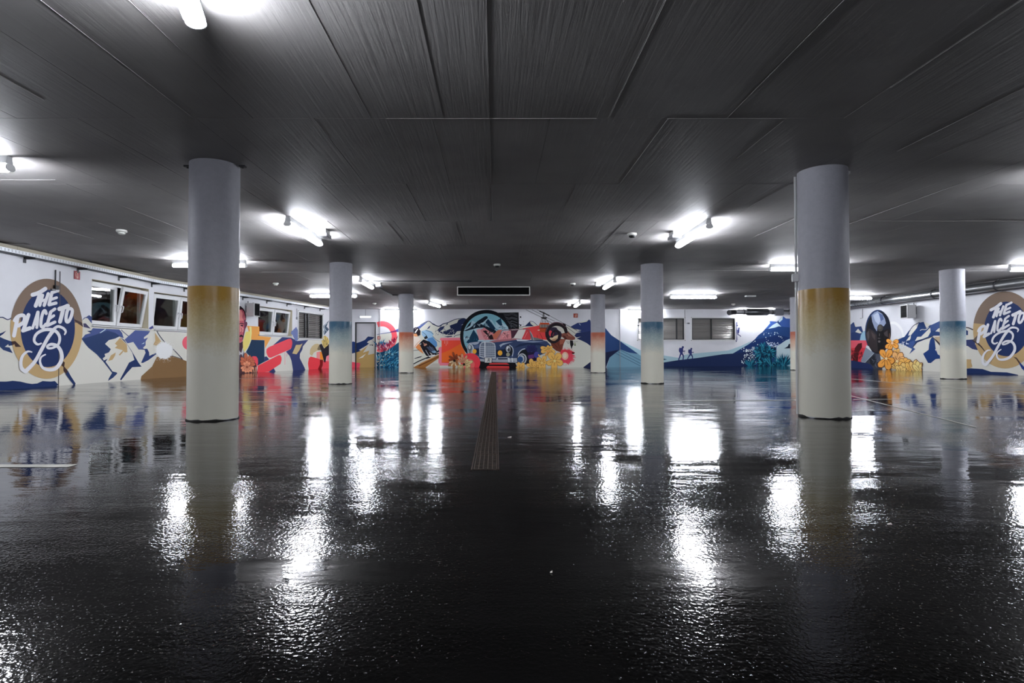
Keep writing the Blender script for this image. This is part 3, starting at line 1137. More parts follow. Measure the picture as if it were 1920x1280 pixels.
for k in range(70):
    m.blades(['1D6C98', '2E86B2', '14507A', '0E3A58'], g.uniform(525, 720), g.uniform(760, 830), 1, 50, 130 if g.random() < 0.8 else 190, 40, 140, 20, g)
for k in range(120):
    t = math.radians(g.uniform(-115, -20))
    x, y = 620 + g.uniform(180, 275) * math.cos(t), 590 - g.uniform(190, 290) * math.sin(t)
    if x > 525:
        m.blades(['9C1C44', '7A1238', 'C43A5A', 'B8304E', 'E8A0A8'], x, y, 1, 40, 110, 40, 130, 16, g)
for k in range(330):
    x, y = g.uniform(530, 930), g.uniform(890, 1190)
    if y > 1010 - 0.7 * (x - 530):
        a = 20 + 60 * (1 - (x - 530) / 400)
        m.blades(['1D6C98', '2E86B2', '14507A', '4FA3C4', '0E3A58', '0E3A58', '8CCBDC'], x, y, 1, 60, 150, a - 30, a + 45, 15, g)
m.dots('E8DDB0', 26, 515, 760, 900, 1150, 4, 10, g)
m.done()
m = Motif('B', 'painted_mountain', wall_back, 0.003, fr=(655, 572))
m.poly('5A6CA8', 1150, 470, 1300, 395, 1480, 300, 1400, 370, 1330, 430, 1290, 470, 1150, 520)
m.stroke('28345E', (10, 18, 10), 1330, 370, 1480, 300, 1560, 345, 1670, 395, 1760, 350, 1850, 325, 1990, 265, 2150, 245)
m.poly('28345E', 1540, 330, 1600, 352, 1625, 390, 1560, 362).poly('3A4880', 1450, 455, 1490, 400, 1525, 375, 1500, 430)
m.poly('2A3662', 1640, 480, 1700, 410, 1790, 388, 1760, 450, 1690, 495)
m.poly('2A3662', 1680, 395, 1740, 365, 1720, 400).poly('2A3662', 1800, 385, 1840, 330, 1850, 355)
m.at(810, 572).poly('243058', 110, 485, 200, 500, 350, 440, 330, 382, 470, 330, 500, 270, 600, 240, 660, 265, 610, 360, 560, 430, 540, 480, 470, 490, 420, 550, 300, 560, 240, 540, 180, 530)
m.stroke('28345E', 10, 410, 600, 440, 570, 545, 545).poly('28345E', 220, 590, 370, 572, 380, 590, 300, 602)
m.poly(CREAM, 540, 375, 590, 350, 590, 362)
m.dots(CREAM, 50, 90, 420, 440, 580, 3, 9)
m.dots('28345E', 40, 60, 260, 440, 560, 3, 8)
m.done()
m = Motif('B', 'painted_skier', wall_back, 0.005, fr=(655, 572))
m.poly('A87038', 1130, 1200, 1340, 1090, 1680, 925, 1680, 990, 1430, 1165, 1380, 1200)
m.poly('6E3E1E', 1300, 1130, 1680, 955, 1680, 968, 1300, 1150).poly('D9B48C', 1330, 1080, 1680, 918, 1680, 930, 1330, 1098)
m.stroke('22242E', 20, 1150, 1130, 1300, 1050, 1450, 985, 1680, 900, smooth=False)
m.poly('C9C4B8', 1430, 1190, 1570, 1090, 1690, 1090, 1700, 1190)
m.poly('F0D8CC', 1150, 600, 1210, 590, 1290, 590, 1350, 650, 1300, 740, 1220, 800, 1150, 830)
m.stroke('D8946E', 9, 1215, 800, 1260, 730, 1300, 690, 1345, 655)
m.poly('E08A50', 1240, 790, 1285, 735, 1350, 690, 1385, 760, 1345, 800, 1395, 915, 1330, 870, 1280, 830)
m.poly('9CC0DC', 1350, 485, 1440, 460, 1540, 490, 1580, 540, 1560, 580, 1640, 690, 1650, 760, 1605, 805, 1500, 700, 1400, 605, 1360, 560)
m.poly('5E92C8', 1480, 620, 1560, 600, 1640, 690, 1650, 760, 1605, 805, 1520, 720, 1460, 650)
m.stroke('3E5A72', 8, 1370, 500, 1440, 560, 1430, 600).stroke('3E5A72', 8, 1430, 470, 1520, 500, 1575, 545).stroke('3E5A72', 8, 1560, 580, 1620, 640, 1700, 690)
m.poly('1E1A24', 1310, 720, 1345, 680, 1390, 640, 1500, 680, 1600, 770, 1640, 840, 1665, 880, 1600, 925, 1520, 975, 1440, 945, 1370, 840)
m.poly('48546E', 1440, 780, 1560, 780, 1620, 860, 1560, 900, 1500, 850).poly('D8D4D0', 1310, 730, 1350, 715, 1340, 740).poly('C89078', 1390, 740, 1440, 715, 1460, 740, 1410, 770)
m.poly('8FB4D0', 1540, 870, 1600, 850, 1640, 880, 1590, 900).poly('D8D4D0', 1500, 880, 1560, 920, 1545, 935)
m.stroke('C89078', 10, 1380, 700, 1420, 730).stroke('6E7E9A', 9, 1500, 760, 1590, 880).stroke('C9CED8', 8, 1430, 840, 1490, 940)
m.poly('20222C', 1400, 600, 1450, 568, 1475, 615, 1415, 642)
m.poly('2A2028', 1205, 430, 1240, 412, 1290, 420, 1335, 480, 1330, 560, 1280, 585, 1205, 530)
m.poly('E8E4E0', 1222, 512, 1275, 440, 1292, 446, 1245, 520).poly('8A8490', 1222, 440, 1250, 424, 1262, 432, 1230, 452)
m.poly('E39A6A', 1180, 560, 1225, 532, 1262, 535, 1285, 582, 1240, 590)
m.poly('3A3A44', 1210, 1000, 1290, 970, 1370, 950, 1340, 975, 1230, 1005).stroke('2A2A30', 9, 1160, 870, 1210, 850, 1310, 838)
m.poly('1E1A24', 1430, 1000, 1490, 965, 1530, 980, 1450, 1005).poly('F0EEEA', 1480, 950, 1600, 925, 1610, 940, 1500, 970)
m.ell('26324A', 1670, 860, 18)
m.done()
m = Motif('B', 'painted_square', wall_back, 0.004, fr=(810, 572))
m.poly('F07E90', 120, 810, 145, 780, 185, 780, 185, 1070, 420, 1080, 420, 1130, 145, 1132, 120, 1105)
m.poly('F07E90', 145, 640, 165, 612, 540, 608, 540, 662, 168, 665)
m.poly('EE4C38', 180, 660, 530, 658, 552, 760, 640, 920, 420, 1090, 180, 1078)
m.poly('F4682A', 180, 900, 330, 840, 520, 730, 545, 740, 640, 920, 420, 1060, 180, 1070)
m.stroke('F4A096', 8, 235, 665, 235, 720).stroke('F4A096', 8, 265, 665, 265, 760).stroke('F4A096', 8, 295, 665, 295, 730)
m.done()
m = Motif('B', 'painted_lily', wall_back, 0.022, fr=(810, 572))
m.ell('E6404C', 720, 1075, 185, 178).ell('EE6A66', 690, 1110, 110, 110)
m.petals('9A4A2C', '5A2018', 430, 1020, [(105, 150, 44), (150, 130, 50), (185, 120, 46), (35, 130, 44), (70, 110, 40)])
m.petals('B87848', '5A2018', 430, 1020, [(225, 170, 60), (262, 160, 60), (300, 130, 50), (340, 120, 44)])
m.petals('E8CFA4', '6A3420', 420, 1040, [(240, 130, 36), (285, 110, 34), (200, 110, 34)], '2A1614')
m.petals('DBA07C', '6A2A20', 590, 1080, [(100, 180, 46), (130, 170, 44), (65, 160, 46), (160, 120, 40)])
m.petals('D8C08C', '6A4420', 600, 1110, [(20, 180, 64), (345, 130, 60), (200, 130, 50), (50, 130, 46), (320, 110, 40), (240, 100, 40)], '3A1E18')
m.done()
m = Motif('B', 'painted_black_square', wall_back, 0.003, fr=(810, 572))
m.poly('17171C', 1240, 140, 1625, 133, 1632, 445, 1400, 450)
g = random.Random(4)
for k in range(11):
    y = 165 + k * 24
    m.stroke('63656C', 6, 1340 + k * 12, y, 1430 + k * 6, y + g.uniform(0, 30), 1500, y + g.uniform(-15, 15), 1600, y + g.uniform(10, 50))
m.ell('202026', 1660, 222, 15).ell('202026', 1662, 375, 15).ell('202026', 1640, 360, 9).dots('202026', 16, 1635, 1720, 180, 420, 2, 6)
m.done()
m = Motif('B', 'painted_circle', wall_back, 0.006, fr=(810, 572))
m.ell('14161E', 1015, 580, 488, 494, n=64)
m.ell('7FB5C4', 1020, 588, 433, 433, n=60)
m.poly('A8C6D2', 600, 470, 680, 360, 760, 290, 830, 330, 960, 310, 1045, 255, 1120, 280, 1195, 400, 1195, 300, 1330, 330, 1420, 400, 1445, 480, 1400, 620, 1000, 800, 640, 700)
m.poly('6E9AAE', 1060, 260, 1130, 330, 1190, 430, 1290, 480, 1200, 470, 1100, 400)
m.poly('0F1F30', 730, 410, 850, 300, 990, 208, 1035, 205, 1048, 240, 960, 318, 900, 345, 990, 380, 1080, 420, 1190, 470, 1235, 520, 1160, 535, 1050, 470, 960, 420, 840, 430, 640, 485, 590, 482, 700, 430)
m.poly('123450', 1000, 320, 1050, 255, 1110, 330, 1190, 430, 1170, 470, 1080, 420).poly('0F1F30', 620, 450, 690, 350, 740, 300, 720, 380)
m.poly('17405C', 1195, 300, 1290, 245, 1332, 430, 1310, 420)
m.poly('17405C', 780, 455, 890, 620, 850, 690, 690, 715, 640, 700, 700, 610)
m.poly('8FB8C8', 590, 490, 770, 470, 700, 590, 640, 690, 595, 650)
m.blades(['123450', 'C3D8E0'], 660, 570, 24, 40, 110, 200, 300, 12, random.Random(2), 60)
m.blades(['123450', 'C3D8E0', '0F1F30'], 830, 330, 26, 30, 120, 190, 350, 12, random.Random(6), 60)
m.blades(['123450', '6E9AAE'], 1010, 330, 22, 20, 90, 200, 340, 10, random.Random(8), 40)
m.blades(['123450', 'C3D8E0', '6E9AAE'], 1330, 380, 26, 20, 110, 180, 350, 10, random.Random(12), 60)
m.blades(['2C7394', '17405C'], 820, 600, 14, 20, 90, 200, 340, 10, random.Random(13), 30)
m.done()
m = Motif('B', 'painted_red_field', wall_back, 0.0045, fr=(920, 572))
m.poly('E04646', 600, 435, 910, 380, 1060, 430, 1060, 650, 980, 645, 800, 615, 640, 600)
m.poly('D8D0C0', 870, 470, 915, 455, 915, 480).stroke('6A2A2E', 7, 870, 560, 880, 640).stroke('6A2A2E', 7, 920, 520, 980, 640)
m.poly('84827E', 800, 600, 880, 615, 980, 640, 980, 660, 800, 650)
m.poly('2A3662', 635, 398, 735, 300, 752, 350, 810, 392).stroke('2A2E48', 9, 735, 300, 800, 312, 880, 382).stroke('2A2E48', 8, 525, 398, 570, 412, 640, 388)
m.done()
m = Motif('B', 'painted_car', wall_back, 0.012, fr=(810, 572))
m.poly('17141A', 870, 1040, 1560, 1075, 1620, 1200, 870, 1200)
m.poly('DC4444', 1090, 1080, 1400, 1083, 1450, 1112, 1065, 1112).poly('DC4444', 980, 1200, 1045, 1138, 1440, 1142, 1470, 1200)
m.poly('CE7E84', 880, 650, 870, 480, 980, 420, 1050, 470, 1160, 535, 1235, 520, 1250, 462, 1310, 462, 1300, 560, 1250, 650)
m.poly('D89A9E', 880, 640, 830, 460, 900, 440, 960, 600, 1010, 660)
m.poly('2A1A22', 950, 480, 1010, 470, 1050, 520, 1130, 560, 1160, 640, 1080, 640, 1030, 560)
m.poly('C87058', 1140, 560, 1230, 470, 1300, 460, 1260, 560, 1200, 640, 1150, 630)
m.poly('D98C90', 1260, 650, 1330, 490, 1475, 470, 1495, 625)
m.blades(['4A2A34', 'E8B0B0', 'A85A60'], 1380, 560, 30, 20, 100, 0, 360, 10, random.Random(21), 40)
m.blades(['3A2028', 'E8B0B0'], 1060, 560, 36, 20, 120, 0, 360, 11, random.Random(22), 50)
m.poly('563242', 1480, 470, 1630, 460, 1535, 615, 1490, 620)
m.poly('DDD8D2', 1620, 465, 1760, 455, 1690, 640, 1530, 612)
m.poly('D4464C', 1680, 640, 1762, 460, 1815, 480, 1855, 620, 1840, 650).stroke('F08A8C', 7, 1790, 500, 1730, 620)
m.stroke('8E6E78', 14, 1215, 640, 1270, 560, 1320, 475, 1480, 455, 1780, 450, 1840, 500, 1885, 640)
m.poly('7E7C80', 1825, 480, 1865, 520, 1915, 650, 1865, 655)
m.stroke('B8C0CC', 8, 1840, 490, 1880, 560, 1905, 650)
m.poly('3B4C72', 655, 760, 690, 705, 830, 685, 900, 680, 1050, 690, 1160, 660, 1400, 640, 1560, 620, 1700, 640, 1900, 655, 2060, 648, 2160, 680, 2230, 760, 2120, 900, 1950, 970,
       1850, 1000, 1790, 1080, 1560, 1080, 1400, 1070, 1130, 1065, 980, 1055, 900, 1045, 880, 960, 780, 915, 660, 905)
m.poly('B27078', 1060, 690, 1180, 655, 1400, 635, 1560, 620, 1640, 640, 1420, 668, 1220, 690, 1110, 700)
m.poly('C9D2DC', 1580, 640, 1850, 650, 1760, 670, 1600, 672).poly('8C9CB8', 1640, 690, 1900, 670, 2120, 680, 1900, 700)
m.poly('A8B4C6', 1285, 790, 1262, 748, 1330, 712, 1520, 690, 1400, 722, 1320, 752)
m.poly('27365A', 1540, 800, 1640, 730, 1800, 700, 2000, 710, 2140, 760, 1800, 740, 1660, 770)
m.poly('A6B2C4', 670, 735, 700, 705, 830, 688, 895, 688, 860, 730, 800, 745, 760, 735).poly('5E7096', 790, 760, 880, 740, 880, 800, 800, 810)
m.poly('1D2A46', 1200, 838, 1390, 822, 1400, 975, 1200, 962).poly('1D2A46', 780, 822, 885, 815, 885, 925, 800, 905)
m.poly('B8C0CA', 885, 800, 892, 740, 930, 690, 990, 680, 1120, 692, 1175, 715, 1192, 770, 1198, 1005, 1000, 1005, 888, 962)
m.poly('6E788C', 905, 780, 925, 720, 982, 700, 985, 990, 905, 952).poly('7E889A', 1002, 702, 1110, 706, 1160, 730, 1175, 780, 1178, 985, 1002, 990)
for k in range(6):
    m.stroke('D4DAE2', 8, 895, 768 + 38 * k, 992, 782 + 38 * k, 1190, 780 + 40 * k, smooth=False)
m.stroke('E2E6EC', 14, 992, 690, 992, 1000)
for x in (930, 955, 1030, 1065, 1100, 1140):
    m.stroke('A4AEBC', 5, x, 725, x, 975)
m.poly('B4BCC6', 660, 745, 700, 722, 755, 750, 785, 830, 765, 905, 668, 905).ell('66727C', 712, 800, 38, 72).ell('C6CCD2', 705, 785, 22, 40).ell('8A8E88', 712, 872, 28, 26)
m.stroke('DCE2E8', 10, 700, 725, 760, 760, 785, 840, 765, 900)
m.ell('20242C', 1440, 850, 76, 112).ell('B4BAC2', 1428, 820, 44, 62).ell('3A3C42', 1440, 835, 20, 34).ell('A8A68C', 1425, 925, 36, 36).ell('E4E8EC', 1415, 800, 14, 22)
m.stroke('C8D0DC', 14, 1450, 745, 1505, 790, 1522, 860, 1505, 960)
m.ell('ECAA3A', 797, 865, 38, 44).ell('ECAA3A', 1275, 895, 44, 48)
m.poly('B6BCC4', 1130, 1020, 1205, 1020, 1215, 980, 1420, 975, 1440, 995, 1600, 990, 1630, 1050, 1560, 1075, 1130, 1065)
m.poly('424C60', 1235, 990, 1415, 988, 1420, 1018, 1240, 1020).stroke('6A7280', 8, 1140, 1045, 1560, 1050, smooth=False)
m.stroke('E4E8EC', 20, 1440, 985, 1445, 1065).stroke('E4E8EC', 14, 1500, 985, 1510, 1065)
m.poly('AEB6C0', 895, 1005, 990, 1012, 990, 1058, 905, 1050)
m.poly('3A3E48', 980, 980, 1128, 980, 1124, 1085, 982, 1080).poly('DADAD6', 990, 988, 1120, 988, 1115, 1077, 990, 1073)
m.stroke('3A3E48', 9, 1070, 1005, 1050, 1035, 1030, 1060).stroke('3A3E48', 8, 1040, 1015, 1075, 1000, 1085, 1025, 1060, 1035, 1085, 1045, 1070, 1062, 1050, 1055)
m.poly('181C26', 1612, 985, 1625, 900, 1680, 840, 1760, 825, 1850, 890, 1880, 980, 1840, 1110, 1650, 1110)
m.stroke('C8CED8', 16, 1610, 985, 1628, 895, 1685, 835, 1745, 815)
m.ell('3C3E44', 1690, 1005, 98, 112).ell('C8CCD2', 1690, 1005, 84, 100).ell('50545C', 1688, 1005, 66, 84).ell('BCC4CE', 1680, 1005, 52, 70).ell('35588E', 1655, 1015, 52, 56)
m.done()
m = Motif('B', 'painted_violet_flower', wall_back, 0.0235, fr=(920, 572))
m.petals('2E3066', '1C1C40', 770, 850, [(20, 110, 60), (60, 120, 55), (95, 110, 55), (130, 120, 55), (165, 110, 60), (200, 90, 50), (340, 110, 60)])
m.poly('241E40', 690, 880, 880, 870, 900, 960, 860, 1040, 760, 1060, 690, 980)
m.poly('6A3A7C', 700, 940, 800, 920, 820, 980, 760, 1010, 710, 1000).ell('4A4C9C', 860, 930, 50, 60)
m.done()
m = Motif('B', 'painted_red_splash', wall_back, 0.004, fr=(920, 572))
g = random.Random(31)
m.spray('E2465A', 1420, 960, 135, 40, g)
for k in range(26):
    t = g.uniform(-1.9, 1.4)
    m.stroke('E2465A', (12, 3), 1420 + 110 * math.cos(t), 960 + 110 * math.sin(t), 1420 + g.uniform(150, 190) * math.cos(t), 960 + g.uniform(140, 180) * math.sin(t), smooth=False)
m.poly('D83A48', 1330, 830, 1480, 840, 1580, 885, 1560, 915, 1400, 900, 1300, 900).poly('5A1418', 1520, 880, 1580, 885, 1560, 918, 1525, 910)
m.ell('E8B49A', 1395, 950, 62, 75).ell('EED0BC', 1390, 945, 36, 46)
m.done()
m = Motif('B', 'painted_ibex', wall_back, 0.008, fr=(920, 572))
m.poly('7E4030', 1120, 700, 1290, 630, 1410, 635, 1370, 720, 1345, 810, 1330, 885, 1230, 855, 1150, 790)
m.poly('A8604A', 1290, 650, 1400, 640, 1360, 720, 1300, 740).stroke('5A2A20', 9, 1180, 720, 1260, 800).stroke('5A2A20', 9, 1260, 700, 1300, 820)
m.poly('8E5244', 1270, 515, 1350, 530, 1420, 500, 1452, 488, 1490, 530, 1585, 605, 1582, 640, 1530, 655, 1400, 642, 1330, 590)
m.poly('5E3028', 1340, 560, 1400, 580, 1440, 640, 1390, 640).poly('B87A66', 1420, 520, 1480, 550, 1540, 600, 1450, 570).ell('2A1A1A', 1440, 560, 10, 8)
m.poly('1E1A1E', 1485, 655, 1540, 662, 1556, 735, 1535, 770, 1515, 825, 1490, 740)
m.ell('393048', 1180, 560, 150, 150).ell('D84852', 1125, 530, 34, 60, rot=-10).poly('E4CCA6', 1075, 625, 1265, 555, 1255, 620, 1180, 695, 1100, 680)
m.poly('C89A74', 1110, 660, 1250, 610, 1200, 690).ell('241E2C', 1165, 545, 36, 70, rot=20).ell('7A3A4C', 1175, 545, 14, 40, rot=20)
m.poly('D8D2C6', 1230, 390, 1330, 410, 1380, 500, 1300, 490, 1250, 450)
m.stroke('2A2026', (60, 70, 72, 64, 56, 50, 44, 36, 26), 1415, 500, 1385, 420, 1310, 365, 1205, 355, 1105, 405, 1055, 500, 1065, 600, 1120, 675, 1200, 690, 1270, 640, 1290, 560, 1250, 490, 1190, 480)
m.stroke('7A5A62', (10, 16, 16, 10), 1400, 410, 1310, 338, 1200, 325, 1090, 385, 1035, 500, smooth=True)
m.poly('2E2628', 1345, 340, 1400, 345, 1415, 390, 1380, 400)
m.done()
m = Motif('B', 'painted_flower', wall_back, 0.0255, fr=(920, 572), label='orange painted blossoms')
O, E = 'F4B660', '9A5A2C'
m.petals(O, E, 560, 1190, [(110, 130, 70), (60, 130, 70), (160, 90, 60), (20, 90, 60)])
m.petals(O, E, 770, 1160, [(95, 160, 85), (150, 110, 60), (30, 110, 70), (60, 130, 60)])
m.petals(O, E, 850, 1170, [(70, 130, 80), (120, 100, 60), (10, 100, 60)])
m.petals(O, E, 960, 1080, [(130, 130, 90), (62, 150, 90), (190, 110, 70), (250, 110, 80), (300, 110, 80), (5, 100, 70)], 'F0C87E')
m.petals(O, E, 1080, 820, [(170, 150, 70), (205, 150, 80), (30, 90, 60), (330, 150, 80), (95, 70, 50), (150, 60, 40)])
m.petals('F2A858', E, 1080, 910, [(60, 80, 60), (110, 80, 60), (200, 60, 50)])
m.petals(O, E, 1200, 1045, [(122, 190, 130), (52, 180, 130), (340, 165, 120), (200, 160, 110), (265, 150, 120)], 'F6D48C')
m.ell('F4B660', 905, 940, 12, 24, rot=-30)
m.done()
m = Motif('B', 'painted_cable_car', wall_back, 0.007, fr=(920, 572))
for c in ((660, 85, 930, 215, 1150, 335), (770, 85, 940, 170, 1110, 260, 1200, 300), (870, 85, 1000, 140, 1110, 200, 1350, 330, 1620, 475), (1420, 405, 1600, 540), (1350, 330, 1620, 470)):
    m.stroke('48464A', 7, *c, smooth=False)
m.stroke('2E2A2C', 20, 915, 110, 1000, 145, 1105, 200, smooth=False)
m.stroke('3A3636', 16, 990, 130, 985, 230).stroke('3A3636', 7, 1000, 130, 1015, 230).stroke('3A3636', 18, 940, 230, 1060, 235).poly('3A3636', 965, 230, 1040, 235, 1050, 262, 960, 255)
for c in ((960, 245, 932, 330), (985, 245, 965, 330), (1010, 250, 1030, 330), (1040, 250, 1085, 330), (950, 300, 1070, 300)):
    m.stroke('4A4444', 7, *c, smooth=False)
m.poly('C2502C', 908, 365, 930, 325, 1092, 330, 1112, 365, 1095, 425, 1050, 512, 920, 505)
m.poly('8E3A22', 912, 420, 1095, 425, 1085, 440, 912, 436).poly('97978F', 922, 362, 1098, 362, 1090, 418, 926, 418)
for x in (950, 978, 1008, 1038, 1068):
    m.stroke('5A2A20', 9, x, 360, x, 420)
m.done()
m = Motif('B', 'painted_mountain', wall_back, 0.003, fr=(1070, 572))
m.poly('2A3766', 0, 400, 130, 330, 200, 330, 300, 310, 345, 265, 400, 310, 640, 415, 760, 560, 910, 660, 1110, 800, 1310, 940, 1260, 912, 1100, 890, 930, 830, 730, 980, 665, 1150, 520, 1000, 380, 770,
       300, 710, 200, 660, 110, 625, 195, 590, 110, 605, 70, 570, 110, 520, 195, 500, 110, 490, 200, 470, 60, 440)
m.poly('33437A', 0, 400, 130, 330, 200, 330, 300, 310, 345, 265, 400, 310, 640, 480, 380, 480, 200, 515, 110, 520, 195, 500, 110, 490, 200, 470, 60, 440)
m.poly('2C4A7E', 600, 390, 640, 415, 760, 560, 910, 660, 1110, 800, 1260, 905, 1100, 885, 930, 828, 655, 880, 600, 860)
m.poly('1C2648', 600, 900, 900, 838, 730, 980, 665, 1160, 600, 1160)
m.poly('D6E0E4', 150, 340, 175, 350, 190, 385).poly('D6E0E4', 345, 268, 370, 300, 385, 310)
m.poly('2A3158', 200, 1190, 380, 1055, 660, 1000, 660, 1190)
m.poly('A8C8D4', 900, 650, 1100, 745, 1310, 845, 1760, 950, 1950, 985, 1950, 1080, 1745, 1075, 1310, 945, 1110, 800)
m.poly('78A2B8', 930, 830, 1100, 888, 1260, 912, 1400, 1000, 1760, 1100, 1760, 1200, 660, 1200, 730, 980)
for c in ((850, 905, 1310, 1140), (890, 872, 1310, 1092), (930, 842, 1310, 1034)):
    m.stroke('33506E', 7, *c, smooth=False)
m.poly('3E5E74', 1740, 998, 1805, 1015, 1740, 1030)
m.done()
m = Motif('B', 'painted_hill', wall_back, 0.004, fr=(1240, 572))
m.poly('A9C8D2', 0, 930, 40, 940, 250, 975, 320, 985, 440, 930, 620, 905, 900, 880, 1250, 850, 1350, 815, 1500, 760, 1700, 665, 1640, 735, 1340, 910, 1150, 930, 700, 995, 300, 1045, 0, 1085)
m.at(1330, 572).poly('284A82', -900, 1080, -600, 1032, -200, 985, 250, 920, 440, 905, 740, 730, 850, 640, 920, 560, 1000, 500, 1060, 430, 1130, 305, 1150, 295, 1270, 310, 1380, 205, 1440, 250, 1760, 262, 1760, 1190, -900, 1190)
m.poly('22335E', -900, 1080, -600, 1032, -200, 985, 250, 920, 440, 905, 620, 882, 800, 850, 900, 1190, -900, 1190)
m.poly('1E3870', 740, 730, 850, 640, 1000, 620, 1300, 560, 1500, 600, 1500, 660, 1350, 720, 1000, 760, 600, 890, 450, 905)
m.poly('3E60A6', 1135, 330, 1150, 295, 1270, 312, 1110, 442, 1050, 445).poly('3E60A6', 1380, 208, 1440, 250, 1760, 262, 1760, 440, 1350, 400, 1310, 320)
m.poly('C8E0E6', 1055, 432, 1128, 312, 1142, 332, 1080, 410).poly('C8E0E6', 1105, 442, 1190, 370, 1270, 325, 1350, 402, 1300, 395, 1230, 420).poly('C8E0E6', 1295, 292, 1380, 206, 1372, 270, 1312, 322)
m.poly('BFD4D8', 1760, 560, 1510, 628, 1430, 660, 1260, 780, 1250, 1190, 1760, 1190).poly('1C2838', 1400, 812, 1470, 770, 1490, 725, 1760, 715, 1760, 800)
m.dots('DCEAF4', 70, 600, 900, 780, 1120, 4, 12, random.Random(41))
m.dots('DCEAF4', 40, 640, 880, 820, 1000, 6, 14, random.Random(42))
m.dots('DCEAF4', 36, 800, 1400, 500, 780, 4, 11, random.Random(43))
m.dots('C4D4E8', 60, 1090, 1300, 700, 790, 4, 12, random.Random(44))
m.done()
m = Motif('B', 'painted_agave', wall_back, 0.009, fr=(1330, 572))
g = random.Random(51)
TE = ['0C3E5A', '145A78', '1F7C98', '3A9AAE', '0A2E48']
m.poly('0C3450', 900, 1190, 900, 1050, 860, 950, 900, 820, 1000, 760, 1150, 790, 1240, 790, 1255, 850, 1220, 980, 1100, 1010, 1090, 1190)
m.blades(TE, 980, 900, 90, 60, 190, 60, 250, 20, g, 80)
m.blades(TE, 1130, 880, 110, 40, 150, 0, 360, 24, g, 80)
m.blades(TE, 1000, 1080, 60, 40, 120, 0, 360, 22, g, 60)
m.blades(['1F7C98', '3A9AAE', '145A78'], 1010, 800, 26, 60, 130, 50, 140, 18, g, 20)
m.blades(TE, 780, 1160, 50, 90, 190, 35, 150, 20, g, 10)
m.blades(TE, 1170, 1170, 50, 90, 260, 40, 140, 20, g, 10)
m.blades(TE, 1390, 1150, 110, 110, 270, 20, 160, 20, g, 60)
m.blades(TE, 1270, 1160, 20, 50, 120, 30, 150, 18, g, 10)
m.done()
m = Motif('B', 'painted_hiker', wall_back, 0.008, fr=(1240, 572))
CL = '38407C'
m.ell(CL, 403, 787, 20, 21).stroke(CL, (46, 58, 46), 388, 815, 378, 860, 375, 905).ell(CL, 352, 842, 24, 48).stroke(CL, 16, 395, 835, 410, 862, 445, 856)
m.stroke(CL, (30, 24, 18), 368, 900, 346, 965, 322, 1026).stroke(CL, (30, 24, 18), 384, 900, 414, 955, 405, 1020).stroke(CL, 14, 318, 1026, 350, 1032).stroke(CL, 14, 400, 1020, 438, 1026).stroke(CL, 5, 436, 860, 426, 910)
m.done()
m = Motif('B', 'painted_hiker', wall_back, 0.008, fr=(1240, 572))
m.ell(CL, 563, 816, 17, 18).stroke(CL, (38, 48, 38), 552, 842, 548, 880, 550, 922).ell(CL, 522, 866, 18, 40).stroke(CL, 14, 560, 865, 575, 886, 608, 878)
m.stroke(CL, (26, 20, 16), 545, 920, 516, 965, 490, 1006).stroke(CL, (26, 20, 16), 556, 920, 582, 960, 582, 1000).stroke(CL, 12, 484, 1006, 510, 1010).stroke(CL, 12, 578, 1000, 606, 1003).stroke(CL, 4, 600, 880, 604, 905)
m.done()
m = Motif('B', 'painted_climber', wall_back, 0.003, fr=(1240, 572))
m.poly(CL, 1395, 692, 1396, 540, 1402, 320, 1418, 310, 1424, 335, 1416, 400, 1424, 480, 1416, 560, 1424, 640, 1412, 688)
m.poly(CL, 1402, 360, 1440, 375, 1425, 395, 1402, 400)
m.ell(CL, 1455, 434, 15, 17).stroke(CL, (26, 34, 24), 1452, 452, 1445, 490, 1448, 520).stroke(CL, 13, 1445, 470, 1425, 480, 1412, 455).stroke(CL, 15, 1445, 520, 1436, 548, 1470, 565, 1490, 592).stroke(CL, 14, 1440, 515, 1412, 520)
m.done()
m = Motif('B', 'painted_caption', wall_back, 0.003, fr=(920, 572))
for x0, x1, y in ((1410, 1480, 680), (1545, 1640, 680), (1430, 1490, 700), (1440, 1480, 716)):
    for k in range(int((x1 - x0) / 10)):
        m.stroke('6E6E66', 5, x0 + k * 10, y - 4, x0 + k * 10 + 6, y + 5, smooth=False)
m.poly('8A9A62', 1565, 702, 1592, 702, 1588, 722, 1572, 726).poly('6A7A4A', 1568, 730, 1594, 730, 1596, 758, 1566, 758)
m.done()
# on the wall strip left of the door
m = Motif('B', 'painted_mountain', wall_back, 0.002, fr=(655, 572))
m.poly(CREAM, -80, 900, 108, 880, 108, 1200, -80, 1200).poly('26427C', -80, 720, 48, 690, 70, 678, 108, 690, 108, 890, 50, 905, -80, 900).poly('EC5468', -80, 1060, 48, 1062, 108, 1072, 108, 1200, -80, 1200)
m.done()

# ---------------------------------------------------------------- right wall
m = Motif('R', 'painted_snow_field', wall_right, 0.0015, fr=(1585, 572))
m.poly(CREAM, -400, 660, 800, 660, 1110, 590, 1290, 430, 1470, 310, 1640, 380, 1790, 285, 2100, 350, 2500, 460, 3500, 480, 4200, 500, 4200, 1560, 1900, 1340, -400, 1260)
m.done()
m = Motif('R', 'painted_mountain', wall_right, 0.003, fr=(1585, 572))
m.poly('3A5084', -300, 420, 80, 380, 155, 315, 210, 405, 300, 395, 330, 490, 290, 590, 270, 665, -300, 665)
m.poly('2A4074', -300, 560, 80, 520, 185, 500, 300, 520, 290, 590, 270, 665, -300, 665)
m.poly(CREAM, 185, 500, 240, 440, 312, 520, 270, 528).poly(CREAM, 160, 320, 200, 360, 208, 410, 185, 400).poly('9CC2D6', 270, 665, 290, 560, 332, 490, 410, 470, 420, 665)
m.done()
